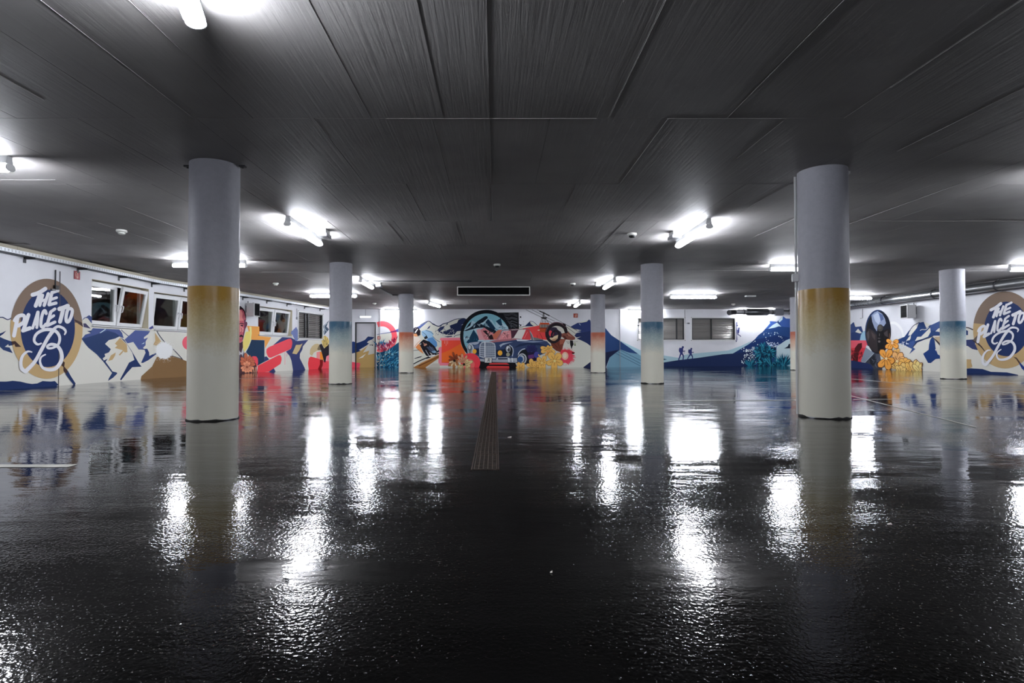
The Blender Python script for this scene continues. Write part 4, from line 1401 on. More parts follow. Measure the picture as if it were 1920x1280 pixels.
m = Motif('R', 'painted_red_field', wall_right, 0.0035, fr=(1585, 572))
m.poly('DA3C48', -300, 660, 390, 658, 430, 740, 300, 1080, -300, 1060).poly('E65E6C', -300, 660, 390, 658, 410, 800, -300, 800)
m.poly('561218', 135, 1060, 150, 960, 170, 860, 180, 800, 240, 720, 310, 706, 312, 790, 250, 890, 235, 1060)
m.blades(['561218', '8A1C24'], 120, 900, 30, 50, 170, 0, 360, 16, random.Random(61), 30)
m.blades(['561218', '8A1C24'], 280, 930, 20, 40, 110, 0, 360, 16, random.Random(62), 30)
m.poly('1E2F60', -300, 1010, 80, 1028, 250, 1058, 450, 1090, 560, 1140, 660, 1240, -300, 1240)
m.done()
m = Motif('R', 'painted_rock', wall_right, 0.006, fr=(1585, 572))
m.poly('8C98A6', 400, 740, 480, 860, 570, 865, 370, 1075, 288, 1055).poly('434652', 370, 1075, 560, 872, 640, 862, 700, 1240, 560, 1240, 480, 1110)
m.poly('585C6A', 560, 880, 640, 870, 680, 1100, 600, 1080).poly('262A34', 450, 1010, 540, 930, 580, 1060, 520, 1140, 470, 1100)
m.stroke('B8C2CC', 8, 370, 1072, 560, 872, smooth=False)
m.blades(['2A2E38', '6A6E7C'], 560, 1080, 26, 20, 120, 0, 360, 14, random.Random(63), 60)
m.done()
m = Motif('R', 'painted_egg', wall_right, 0.009, fr=(1585, 572))
m.ell('2B3F66', 612, 500, 243, 415, n=48).ell('2A2628', 620, 520, 232, 392, n=44)
m.ell('1C2230', 640, 420, 205, 310, n=40)
m.poly('8E9AB6', 488, 190, 545, 135, 605, 110, 690, 160, 740, 250, 762, 335, 722, 395, 650, 362, 600, 400, 592, 490, 545, 420, 505, 310)
m.poly('B4BED2', 520, 190, 600, 140, 650, 180, 655, 300, 620, 360, 560, 300).poly('5A6A94', 620, 140, 700, 180, 720, 260, 670, 300)
m.poly('3C3436', 380, 560, 440, 430, 520, 480, 590, 560, 600, 760, 640, 860, 560, 880, 440, 780)
m.poly('5E565A', 400, 520, 440, 470, 450, 600, 420, 680).poly('55494A', 480, 490, 560, 560, 560, 660, 510, 600)
m.poly('221C1E', 640, 500, 830, 430, 850, 560, 790, 740, 690, 860, 640, 840).poly('4C4446', 720, 520, 790, 470, 800, 600, 740, 570)
m.poly('151316', 595, 480, 715, 470, 720, 640, 690, 860, 610, 860, 600, 640).ell('45423F', 655, 425, 54, 66).ell('57544E', 648, 415, 30, 36)
m.ell('6E6868', 635, 680, 22, 22).ell('544E50', 632, 620, 26, 12).stroke('6E6868', 9, 640, 530, 636, 580)
m.poly('D8DCE0', 385, 790, 400, 748, 440, 770, 500, 868, 440, 830).ell('6A5042', 830, 600, 10, 80)
m.done()
m = Motif('R', 'painted_arc', wall_right, 0.003, fr=(1585, 572))
m.stroke('F0F0F2', (46, 50, 46, 30), 845, 335, 920, 332, 1000, 385, 1062, 480, 1085, 590)
m.done()
m = Motif('R', 'painted_mountain', wall_right, 0.004, fr=(1585, 572))
m.poly('27457C', 990, 640, 1110, 590, 1190, 480, 1210, 470, 1290, 490, 1340, 420, 1380, 330, 1470, 310, 1520, 430, 1590, 370, 1640, 380, 1740, 310, 1790, 285, 1950, 330, 2300, 480, 2300, 560, 1900, 560, 1770, 570,
       1640, 572, 1500, 640, 1350, 700, 1270, 790, 1312, 822, 1200, 915, 1250, 820, 1130, 760, 1000, 712)
m.poly('3E5892', 1590, 380, 1740, 310, 1790, 285, 1950, 330, 1790, 420, 1690, 480, 1600, 470)
m.poly('3E5892', 1200, 690, 1290, 660, 1310, 720, 1270, 790, 1312, 822, 1200, 915, 1250, 820, 1180, 770)
m.poly(CREAM, 1138, 668, 1222, 560, 1178, 570, 1200, 500, 1350, 335, 1345, 420, 1290, 490, 1230, 560, 1225, 620, 1205, 655)
m.poly(CREAM, 1305, 672, 1350, 592, 1420, 590, 1590, 420, 1600, 500, 1550, 590, 1450, 630)
m.poly(CREAM, 1688, 492, 1740, 440, 1820, 400, 1820, 515, 1720, 492).poly(CREAM, 1470, 315, 1540, 370, 1560, 400, 1520, 430)
m.stroke('E0E0DC', 12, 1400, 475, 1440, 455, 1510, 455, 1560, 410)
m.stroke('2E2E40', 12, 1200, 490, 1230, 440, 1290, 375, 1390, 322).stroke('2E2E40', 13, 1270, 785, 1340, 690, 1440, 650, 1560, 615, 1650, 575)
m.poly('BFAA8C', 1670, 600, 1830, 580, 1830, 740, 1770, 740).stroke('443A40', (8, 30, 30), 1640, 600, 1720, 680, 1800, 770)
m.poly('20407E', 1458, 910, 1560, 835, 1570, 740, 1590, 650, 1630, 590, 1670, 650, 1690, 800, 1732, 920, 1800, 960, 1830, 1110, 1780, 1090, 1770, 1000, 1690, 1010, 1600, 1085, 1550, 1080, 1500, 990)
m.poly(CREAM, 1680, 830, 1712, 800, 1700, 860)
m.dots('DCE0E8', 24, 1000, 1180, 680, 800, 4, 12, random.Random(66))
m.done()
m = Motif('R', 'painted_flower', wall_right, 0.012, fr=(1585, 572), label='orange painted blossoms')
O, E = 'E8A048', '6A2E1C'
for col, cx, cy, spec, core, big in (
        (O, 880, 710, [(150, 120, 70), (215, 150, 80), (20, 120, 80), (320, 130, 90), (245, 140, 80)], 'E8C0A0', 1.05),
        ('EEB466', 1000, 900, [(150, 110, 60), (100, 90, 60), (200, 120, 70), (250, 110, 70), (300, 120, 80)], None, 1.0),
        ('F0BE6E', 930, 1190, [(100, 130, 80), (60, 120, 70), (140, 120, 70), (20, 90, 60)], None, 1.1),
        ('EEB070', 970, 1050, [(110, 170, 90), (60, 170, 95), (20, 150, 90), (150, 90, 60), (320, 110, 70)], 'F2D09A', 1.1),
        ('ECB25A', 1090, 1140, [(70, 140, 90), (40, 150, 80), (110, 130, 80), (140, 100, 70)], None, 1.15),
        ('F0C478', 1130, 1240, [(110, 150, 90), (70, 130, 70), (150, 120, 70), (30, 150, 70)], None, 1.15),
        ('EEBA66', 1200, 1230, [(80, 170, 80), (110, 150, 70), (50, 150, 70)], None, 1.1),
        ('F0C478', 1290, 1250, [(80, 210, 90), (110, 190, 70), (50, 200, 80), (20, 140, 70)], None, 1.1),
        ('F4D088', 1385, 1250, [(100, 190, 70), (130, 170, 70), (80, 140, 50)], None, 1.1),
        ('F0C478', 1020, 1250, [(80, 110, 80), (120, 120, 70), (30, 120, 60)], None, 1.1),
        (O, 765, 1000, [(122, 195, 115), (60, 195, 115), (338, 165, 125), (228, 210, 120), (285, 215, 125)], 'F0D0A0', 1.0)):
    m.petals(col, E, cx, cy, spec, core, big, 1.13)
m.done()
m = Motif('R', 'painted_mountain', wall_right, 0.004, fr=(1728, 590))
m.stroke('4A4050', (14, 22, 12), 800, 235, 880, 245, 980, 282, 1070, 268)
m.poly('3A4478', 780, 490, 850, 468, 960, 462, 1010, 500, 1000, 550, 1062, 602, 1050, 662, 950, 640, 860, 582, 780, 580)
m.poly('C6A777', 780, 830, 930, 836, 930, 900, 952, 970, 905, 1000, 780, 1012)
m.poly(NAVY, 780, 1012, 920, 1002, 1140, 1015, 1300, 1068, 1600, 1078, 1810, 1125, 1810, 1170, 780, 1100)
m.done()
TRX = lambda x, y: ((1832 + 0.66 * (x / 10 - 24) + 0.0012 * max(0, x / 10 - 24) ** 2) * 10, (620 - 0.177 * (x / 10 - 24) + 0.70 * (y / 10 - 599)) * 10)
emblem('R', wall_right, (18845, 6182, 600, 722), (18870, 6165, 415, 512), lambda x, y: TRX(x, y),
       'gold ringed navy oval lettered THE PLACE TO B', (190, 375))
m = Motif('R', 'painted_ridge', wall_right, 0.0075, fr=(1728, 590))
m.poly('6E6258', 960, 470, 1080, 350, 1070, 520, 1090, 570).stroke('3E3238', (10, 26, 10), 950, 478, 1090, 570, 1190, 690)
m.poly('5A463C', 1720, 790, 1780, 800, 1850, 890, 1830, 920, 1770, 830).poly('27408C', 1830, 920, 1850, 895, 1960, 1020, 1960, 1080, 1880, 1010)
m.done()

# ================================================================== WINDOWS, DOOR
Z3 = Vector((0, 0, 1))
M_PVC = mat('window_white_pvc', 'DDDDDE', 0.35)
M_REVEAL = mat('cream_reveal_plaster', 'C9BFA6', 0.7)


def glass():
    m = bpy.data.materials.new('window_glass')
    m.use_nodes = True
    nt = m.node_tree
    b = nt.nodes['Principled BSDF']
    b.inputs['Base Color'].default_value = (0.9, 0.95, 0.93, 1)
    b.inputs['Roughness'].default_value = 0.02
    b.inputs['Transmission Weight'].default_value = 1.0
    b.inputs['IOR'].default_value = 1.5
    return m


M_GLASS = glass()
M_SHAFT = mat('light_shaft_soil', '4A3024', 0.9, vary=0.6, scale=3.0)
M_GASKET = mat('grey_gasket', '55565A', 0.6)


def frame_ring(mb, w, u0, u1, z0, z1, off, depth, bar, m=0):
    R = w.rot()
    for (a, b, c, d) in ((u0, u1, z0, z0 + bar), (u0, u1, z1 - bar, z1), (u0, u0 + bar, z0 + bar, z1 - bar), (u1 - bar, u1, z0 + bar, z1 - bar)):
        mb.box(w.pt((a + b) / 2, (c + d) / 2, off), (b - a, depth, d - c), R, m)


def shaft(root, w, o, depth=0.9):
    """the light shaft of soil and concrete outside the opening"""
    R = w.rot()
    u0, u1, z0, z1 = o
    b = MB()
    b.box(w.pt((u0 + u1) / 2, (z0 + z1) / 2, -T - depth), (u1 - u0 + 0.4, 0.06, z1 - z0 + 0.5), R)
    b.box(w.pt(u0 - 0.17, (z0 + z1) / 2, -T - depth / 2), (0.06, depth, z1 - z0 + 0.5), R)
    b.box(w.pt(u1 + 0.17, (z0 + z1) / 2, -T - depth / 2), (0.06, depth, z1 - z0 + 0.5), R)
    b.box(w.pt((u0 + u1) / 2, z0 - 0.2, -T - depth / 2), (u1 - u0 + 0.4, depth, 0.06), R)
    b.box(w.pt((u0 + u1) / 2, z1 + 0.2, -T - depth / 2), (u1 - u0 + 0.4, depth, 0.06), R)
    put('light_shaft', b.mesh('light_shaft', M_SHAFT, fix=False), root)


def reveal(root, w, o):
    """plaster lining of the opening and its white sill"""
    R = w.rot()
    u0, u1, z0, z1 = o
    b = MB()
    b.box(w.pt(u0 + 0.004, (z0 + z1) / 2, -T / 2), (0.008, T - 0.004, z1 - z0), R)
    b.box(w.pt(u1 - 0.004, (z0 + z1) / 2, -T / 2), (0.008, T - 0.004, z1 - z0), R)
    b.box(w.pt((u0 + u1) / 2, z1 - 0.004, -T / 2), (u1 - u0, T - 0.004, 0.008), R)
    put('reveal', b.mesh('reveal', M_REVEAL, fix=False), root)
    b = MB()
    b.box(w.pt((u0 + u1) / 2, z0 + 0.012, -T / 2 + 0.02), (u1 - u0 - 0.004, T + 0.06, 0.026), R)
    put('window_sill', b.mesh('window_sill', M_WHITE, bevel=0.004), root)


def sash(root, w, u0, u1, z0, z1, off, tilt, handle_u):
    """bottom-hung sash leaning into the room by the angle tilt"""
    R = w.rot()
    Q = R @ Matrix.Rotation(-tilt, 3, 'X')           # top swings to +n
    piv = w.pt((u0 + u1) / 2, z0, off)
    W, Hh, bar, dp = u1 - u0, z1 - z0, 0.085, 0.06

    def loc(x, y, z):
        return piv + Q @ Vector((x, y, z))
    b = MB()
    for (x, z, sx, sz) in ((0, bar / 2, W, bar), (0, Hh - bar / 2, W, bar), (-W / 2 + bar / 2, Hh / 2, bar, Hh - 2 * bar), (W / 2 - bar / 2, Hh / 2, bar, Hh - 2 * bar)):
        b.box(loc(x, 0, z), (sx, dp, sz), Q)
    s = put('window_sash', b.mesh('window_sash', M_PVC, bevel=0.006), root)
    b = MB()
    b.box(loc(0, -0.005, Hh / 2), (W - 2 * bar + 0.01, 0.006, Hh - 2 * bar + 0.01), Q)
    put('pane', b.mesh('pane', M_GLASS), s)
    b = MB()
    hx = handle_u
    b.box(loc(hx, dp / 2 + 0.006, Hh * 0.5), (0.03, 0.012, 0.07), Q)
    pts = [loc(hx, dp / 2 + 0.01, Hh * 0.52), loc(hx, dp / 2 + 0.05, Hh * 0.52), loc(hx, dp / 2 + 0.055, Hh * 0.5), loc(hx, dp / 2 + 0.05, Hh * 0.37), loc(hx, dp / 2 + 0.03, Hh * 0.36)]
    b.tube(pts, 0.011, 8)
    put('handle', b.mesh('handle', M_PLASTIC, smooth=True), s)


def tilt_window(n, w, o, tilts, label):
    u0, u1, z0, z1 = o
    b = MB()
    IN = -0.19
    zf = z0 + 0.025
    frame_ring(b, w, u0 + 0.006, u1 - 0.006, zf, z1 - 0.008, IN - 0.05, 0.07, 0.05)
    um = (u0 + u1) / 2 if len(tilts) == 2 else None
    if um:
        b.box(w.pt(um, (zf + z1) / 2, IN - 0.05), (0.07, 0.07, z1 - zf - 0.09), w.rot())
    root = struct(put('window_%d' % n, b.mesh('window_%d' % n, M_PVC, bevel=0.005)), label)
    reveal(root, w, o)
    shaft(root, w, o)
    zt = z1 - 0.05
    sash(root, w, u0 + 0.04, um - 0.012, zf + 0.03, zt, IN + 0.02, tilts[0], (um - u0) / 2 - 0.07)
    sash(root, w, um + 0.012, u1 - 0.04, zf + 0.03, zt, IN + 0.02, tilts[1], -(u1 - um) / 2 + 0.07)
    return root


tilt_window(1, LA, WIN1, (0.03, 0.17), 'two sash white window, right sash tilted wide open')
tilt_window(2, LB, WIN2, (0.12, 0.10), 'two sash white window half hidden by the gold column')
tilt_window(3, LB, WIN3, (0.10, 0.11), 'two sash white window behind the fan heater')

M_SLAT = mat('louvre_slat_metal', 'C4C0BC', 0.28, metal=0.55)
M_LFRAME = mat('louvre_white_frame', 'D2D2D2', 0.4)
M_LDARK = mat('louvre_dark_post', '2A2A2C', 0.5, metal=0.3)


def louvre(n, w, o, mull, label):
    u0, u1, z0, z1 = o
    R = w.rot()
    b = MB()
    frame_ring(b, w, u0 - 0.05, u1 + 0.05, z0 - 0.05, z1 + 0.05, 0.006, 0.03, 0.055)
    root = struct(put('window_%d' % n, b.mesh('window_%d' % n, M_LFRAME, bevel=0.006)), label)
    b = MB()
    frame_ring(b, w, u0 + 0.002, u1 - 0.002, z0 + 0.002, z1 - 0.002, -0.09, 0.16, 0.035)
    for f in mull:
        b.box(w.pt(u0 + (u1 - u0) * f, (z0 + z1) / 2, -0.05), (0.05, 0.05, z1 - z0 - 0.06), R)
    put('inner_frame', b.mesh('inner_frame', M_LDARK), root)
    N = 13
    Q = R @ Matrix.Rotation(-0.85, 3, 'X')
    b = MB()
    b.box((0, 0, 0), (u1 - u0 - 0.075, 0.085, 0.004), None)
    me = b.mesh('louvre_slat', M_SLAT)
    for k in range(N):
        z = z0 + 0.06 + (z1 - z0 - 0.12) * k / (N - 1)
        s = put('louvre_slat', me, root)
        s.matrix_world = Matrix.Translation(w.pt((u0 + u1) / 2, z, -0.10)) @ (Q @ Matrix.Rotation(random.uniform(-0.12, 0.12), 3, 'X')).to_4x4()
    for a in (u0 - 0.025, u1 + 0.025):
        for c in (z0 - 0.025, z1 + 0.025):
            b = MB()
            b.tube([w.pt(a, c, 0.018), w.pt(a, c, 0.028)], 0.016, 8)
            put('screw', b.mesh('screw', M_BLACK), root)
    shaft(root, w, o, 0.7)


louvre(4, LB, WIN4, (0.30, 0.42), 'louvred vent window near the back left corner')
louvre(5, BK, WIN5, (0.84,), 'left louvred window of the back wall')
louvre(6, BK, WIN6, (0.46,), 'right louvred window of the back wall, beside the painted climber')

# door: dark frame with a leaf that carries the mural on
u0, u1, z0, z1 = DOOR
R = BK.rot()
b = MB()
for (a, c, d, e) in ((u0, u0 + 0.05, 0, z1), (u1 - 0.05, u1, 0, z1), (u0 + 0.05, u1 - 0.05, z1 - 0.05, z1)):
    b.box(BK.pt((a + c) / 2, (d + e) / 2, -0.075), (c - a - 0.002, 0.15, e - d - 0.002), R)
door = struct(put('door_1', b.mesh('door_1', mat('door_dark_frame', '2B2C2E', 0.5))), 'steel door in a dark frame, painted over by the mural')
b = MB()
b.box(BK.pt((u0 + u1) / 2, (z1 - 0.05) / 2 + 0.006, -0.095), (u1 - u0 - 0.108, 0.05, z1 - 0.066), R)
leaf = put('door_leaf', b.mesh('door_leaf', mat('door_grey_leaf', 'C4C4CA', 0.5), bevel=0.004), door)
b = MB()
hu, hz = BK.uz(698, 646.6)
b.box(BK.pt(hu, hz - 0.01, -0.064), (0.035, 0.012, 0.06), R)
b.tube([BK.pt(hu, hz, -0.065), BK.pt(hu, hz, -0.015), BK.pt(hu - 0.13, hz, -0.015)], 0.010, 8)
put('door_handle', b.mesh('door_handle', M_BLACK), leaf)
b = MB()
b.box(BK.pt((u0 + u1) / 2, 1.0, -0.26), (u1 - u0, 0.02, 2.1), R)
put('door_back', b.mesh('door_back', M_DARK), door)
m = Motif('D', 'painted_mountain', leaf, -0.0685, fr=(655, 572))
m.poly('D3D2C8', 118, 890, 330, 700, 360, 665, 470, 600, 470, 1172, 118, 1172)
m.poly('22386C', 118, 712, 200, 690, 290, 650, 350, 585, 470, 600, 430, 640, 360, 668, 330, 700, 370, 715, 330, 752, 180, 840, 222, 856, 118, 890)
m.poly('C4A468', 118, 890, 222, 852, 352, 750, 255, 890, 372, 850, 350, 932, 470, 905, 470, 1172, 118, 1172)
m.poly('EC5468', 118, 1074, 195, 1080, 206, 1120, 182, 1172, 118, 1172).poly('E2DFD4', 170, 1000, 312, 905, 252, 982)
m.done()


# ================================================================== SERVICES ON WALLS AND CEILING
def flat_box(name, mats, c, size, R=None, bevel=0.004, parent=None):
    b = MB()
    b.box(c, size, R)
    return put(name, b.mesh(name, mats, bevel=bevel), parent)


# cable tray along the left wall, below a beige trunking
M_BEIGE = mat('beige_trunking', 'A79F8C', 0.5)
M_TRAY = mat('perforated_tray', 'D0D4D8', 0.3, metal=0.4)
M_TDARK = mat('dark_grey_metal', '3C3D40', 0.5, metal=0.4)  # dark grey metal of tray base, slots, brackets, clamps and conduits


def run_on_left(off0, off1, za, zb, ua=2.0, ub_end=9.05):
    """section boxes following both straight stretches of the left wall"""
    out = []
    for w, a, c in ((LA, LA.len - 12.7 + 0, LA.len - (off0 + off1) / 2 * 0.1), (LB, (off0 + off1) / 2 * 0.1, ub_end)):
        out.append((w, a, c))
    return out


tray = empty('cable_tray', LA.pt(14, 2.35, 0.1), 'perforated white cable tray hung under the beige trunking along the left wall', 'cable tray')
inv = Matrix.Translation(-tray.location)


def put_rel(name, b, mats, root, **kw):
    me = b.mesh(name, mats, **kw)
    me.transform(Matrix.Translation(-root.location))
    return put(name, me, root)


b = MB()
for w, a, c in run_on_left(0.0, 0.2, 0, 0):
    Rw = w.rot()
    b.box(w.pt((a + c) / 2, 2.491, 0.215), (c - a, 0.006, 0.066), Rw)
put_rel('side_rail', b, M_TRAY, tray, fix=False)
b = MB()
for w, a, c in run_on_left(0.0, 0.2, 0, 0):
    Rw = w.rot()
    b.box(w.pt((a + c) / 2, 2.459, 0.125), (c - a, 0.175, 0.006), Rw)
    b.box(w.pt((a + c) / 2, 2.491, 0.03), (c - a, 0.006, 0.062), Rw)
put_rel('tray_base', b, M_TDARK, tray, fix=False)
b = MB()
for w, a, c in run_on_left(0.0, 0.2, 0, 0):
    u = a + 0.03
    while u < c:
        if not (w is LA and u < 13):
            for zz in (2.478, 2.502):
                b.box(w.pt(u, zz, 0.2185), (0.028, 0.002, 0.008), w.rot())
        u += 0.075
o = put_rel('tray_slots', b, M_TDARK, tray, fix=False)
o['kind'] = 'stuff'
for w, px in ((LA, 45), (LA, 145), (LA, 222), (LA, 284), (LB, 345), (LB, 455), (LB, 500), (LB, 538), (LB, 571), (LB, 600)):
    u = w.uz(px, 520)[0]
    b = MB()
    b.box(w.pt(u, 2.438, 0.125), (0.035, 0.20, 0.034), w.rot())
    b.box(w.pt(u, 2.41, 0.012), (0.05, 0.012, 0.11), w.rot())
    put_rel('bracket', b, M_TDARK, tray, fix=False)
trunk = empty('cable_trunking', LA.pt(14, 2.5, 0.1), 'beige cable trunking in the angle of ceiling and left wall', 'trunking')
b = MB()
for w, a, c in run_on_left(0.0, 0.18, 0, 0):
    b.box(w.pt((a + c) / 2, 2.562, 0.095), (c - a, 0.18, 0.066), w.rot())
put_rel('channel', b, M_BEIGE, trunk, fix=False)
for w, us in ((LA, (15.3, 17.3, 19.2)), (LB, (1.5, 3.5, 5.5, 7.5))):
    for u in us:
        b = MB()
        b.box(w.pt(u, 2.562, 0.0965), (0.05, 0.183, 0.069), w.rot())
        put_rel('joint_cover', b, M_BEIGE, trunk, fix=False)


# fan heaters
def heater(w, px, yt, yb, label, mirror, off_w=0.0):
    u, zt = w.uz(px, yt, 0.3)
    zb = w.uz(px, yb, 0.3)[1]
    zc, hh = (zt + zb) / 2, zt - zb
    Rw = w.rot()
    root = empty('fan_heater', w.pt(u, zb, 0.0), label, 'heater', 'fan heaters high on the walls')

    def bx(name, mats, c, size, bevel=0.006, sub=None):
        b = MB()
        b.box(w.pt(u + c[0], zb + c[2], c[1]) - root.location, size, Rw)
        return put(name, b.mesh(name, mats, bevel=bevel), sub or root)
    bx('wall_bracket', M_GREY, (0, 0.045, hh * 0.55), (0.12, 0.088, hh * 0.5))
    bx('casing', M_HEAT, (0, 0.20, hh / 2), (0.28, 0.22, hh - 0.03))
    hood = bx('hood', M_HEAT, (0, 0.345, hh / 2), (0.31, 0.07, hh))
    b = MB()
    cen = w.pt(u, zb + hh / 2, 0.38) - root.location
    b.box(cen, (0.26, 0.012, hh - 0.06), Rw)
    g = put('grille', b.mesh('grille', M_VENT), root)
    b = MB()
    for k in range(7):
        b.box(cen + Rw @ Vector((0, 0.012, -hh / 2 + 0.06 + (hh - 0.12) * k / 6)), (0.25, 0.012, 0.005), Rw @ Matrix.Rotation(0.5, 3, 'X'))
    put('grille_vanes', b.mesh('grille_vanes', M_VENT, fix=False), g)
    bx('junction_box', M_GREY, (0.0, 0.085, hh * 0.82), (0.14, 0.06, 0.08))
    b = MB()
    b.tube([w.pt(u, zb + hh * 0.9, 0.05) - root.location, w.pt(u, zb + hh + 0.06, 0.05) - root.location], 0.012, 8)
    put('supply_cable', b.mesh('supply_cable', M_TDARK), root)
    return root


M_VENT = mat('grille_matt_black', '0B0B0C', 0.8, spec=0.15)
M_HEAT = mat('heater_grey_enamel', 'C6C5C5', 0.4)
heater(LB, 478, 567.5, 593.5, 'grey fan heater with black grille, on the left wall by the third window', False)
heater(RB, 1699, 571, 597, 'grey fan heater with black grille, on the right wall under the duct', True)

# ventilation duct along the right and back walls
duct = empty('ventilation_duct', RB.pt(4, 2.35, 0.3), 'round galvanised ventilation duct along the right wall and the back right corner', 'duct')
DR, DZ, DO = 0.125, 2.43, 0.30


def rp(px):
    """point of the duct axis on the right wall seen at px"""
    u = RB.uz(px, 560, DO)[0]
    return RB.pt(u, DZ, DO)


b = MB()
b.tube([rp(1658), rp(1780), RB.pt(18, DZ, DO)], DR, 20)
put_rel('duct_pipe', b, M_STEEL, duct, smooth=True)
b = MB()
p0, p1 = RB.pt(1.1, DZ, DO), rp(1658)
n = 70
pts, rr = [], []
for k in range(n + 1):
    pts.append(p0.lerp(p1, k / n)); rr.append(DR - 0.012 if k % 2 else DR + 0.004)
b.tube(pts, rr, 16)
put_rel('flexible_hose', b, M_STEEL, duct, smooth=False)
for px in (1658, 1753, 1872):
    b = MB()
    p = rp(px)
    t = RB.t * 0.022
    b.tube([p - t, p + t], DR + 0.012, 20)
    b.tube([p + Vector((0, 0, DR)), p + Vector((0, 0, H - DZ - 0.004))], 0.006, 6)
    put_rel('clamp', b, M_TDARK, duct)
BY = 24.75


def bp(px):
    return Vector(((px - PX) / F * BY, BY, DZ - 0.005))


b = MB()
b.tube([bp(1380), bp(1403)], 0.10, 16)
put_rel('back_pipe', b, M_STEEL, duct, smooth=True)
b = MB()
b.tube([bp(1438), bp(1453)], 0.10, 16)
put_rel('back_pipe', b, M_STEEL, duct, smooth=True)
b = MB()
b.tube([bp(1465), bp(1490), Vector((13.16, 24.7, DZ)), RB.pt(1.2, DZ, DO)], 0.10, 16)
put_rel('back_pipe', b, M_STEEL, duct, smooth=True)
b = MB()
b.tube([bp(1400), bp(1402), bp(1439), bp(1441)], [0.12, 0.155, 0.155, 0.12], 20)
put_rel('silencer', b, mat('silencer_dark_steel', '5C5E62', 0.35, metal=0.8), duct, smooth=True)
b = MB()
b.box(bp(1459), (0.36, 0.30, 0.30))
put_rel('junction_housing', b, mat('duct_grey_box', '6A6C74', 0.45), duct, bevel=0.006)
b = MB()
q = bp(1380)
b.tube([q, q + Vector((-0.10, 0.0, -0.005)), q + Vector((-0.24, -0.06, -0.02)), q + Vector((-0.34, -0.12, -0.035))], [0.10, 0.105, 0.11, 0.115], 18)
put_rel('elbow', b, mat('duct_dark_elbow', '3A3B3D', 0.5, metal=0.5), duct, smooth=True)
for px in (1395, 1448, 1480):
    b = MB()
    p = bp(px)
    b.tube([p - Vector((0.02, 0, 0)), p + Vector((0.02, 0, 0))], 0.108, 18)
    b.tube([p + Vector((0, 0, 0.1)), Vector((p.x, p.y, H - 0.004))], 0.006, 6)
    put_rel('clamp', b, M_TDARK, duct)

# black sign board with a pale rim under the ceiling
sa, sb = on_y(857, 537, 16.45), on_y(994, 554, 16.45)
board = empty('overhead_board', ((sa.x + sb.x) / 2, 16.5, sb.z), 'long black board with a pale rim hanging from the mid ceiling', 'board')
W_, H_ = sb.x - sa.x, sa.z - sb.z
b = MB()
b.box((0, 0.0, H_ / 2), (W_ - 0.02, 0.10, H_ - 0.02))
put('panel', b.mesh('panel', mat('board_matt_black', '060606', 0.9, spec=0.1)), board)
b = MB()
for c, s in (((0, 0, 0.014), (W_, 0.13, 0.028)), ((0, 0, H_ - 0.012), (W_, 0.13, 0.024)), ((-W_ / 2 + 0.014, 0, H_ / 2), (0.028, 0.13, H_ - 0.05)), ((W_ / 2 - 0.014, 0, H_ / 2), (0.028, 0.13, H_ - 0.05))):
    b.box(c, s)
put('rim', b.mesh('rim', mat('board_pale_rim', 'B4B2AE', 0.5)), board)
for s in (-1, 1):
    b = MB()
    b.tube([(s * W_ * 0.4, 0, H_ - 0.005), (s * W_ * 0.4, 0, H - sb.z - 0.004)], 0.01, 8)
    put('hanger', b.mesh('hanger', M_GREY), board)


# small boxes (emergency luminaires) beside the lamps: two-tone block on the ceiling
def ceiling_box(px, py, a, label, s=1.0):
    p = on_z(px, py, H - 0.06)
    root = empty('emergency_spot', (p.x, p.y, H), label, 'sensor box', 'small boxes on the ceiling beside the lights', a)
    b = MB(); b.box((0, 0, -0.03 * s - 0.003), (0.11 * s, 0.24 * s, 0.06 * s)); put('base', b.mesh('base', M_WHITE, bevel=0.004), root)
    b = MB(); b.box((0, 0, -0.09 * s - 0.004), (0.15 * s, 0.26 * s, 0.055 * s)); put('cover', b.mesh('cover', mat('spot_grey_cover', '8E8F94', 0.35), bevel=0.008), root)


ceiling_box(608.5, 438, 0.0, 'small two tone box on the ceiling right of the near left light')
ceiling_box(1264.5, 441, 0.0, 'small two tone box on the ceiling left of the near right light')
ceiling_box(711, 534, 0.0, 'small box on the ceiling beside the light with the conduit')
ceiling_box(1120, 533, 0.0, 'small box on the ceiling left of the light above the right orange column')
ceiling_box(834, 570.5, 0.0, 'small box on the ceiling beside the light above the painted skier')
ceiling_box(1066, 571, 0.0, 'small box on the ceiling beside the light above the painted ibex')

M_DOME = mat('smoke_detector_plastic', 'CFCFC9', 0.4)


def detector(px, py, label, dark=False):
    p = on_z(px, py, H - 0.025)
    root = empty('smoke_detector', (p.x, p.y, H), label, 'detector', 'round detectors on the ceiling')
    b = MB(); b.lathe((0, 0, 0), [(0.075, -0.002), (0.078, -0.028), (0.066, -0.040)], 24); put('base', b.mesh('base', M_DOME, smooth=True), root)
    b = MB(); b.lathe((0, 0, 0), [(0.052, -0.040), (0.050, -0.060), (0.035, -0.072), (0.0, -0.076)], 24)
    put('dome', b.mesh('dome', M_BLACK if dark else M_DOME, smooth=True), root)


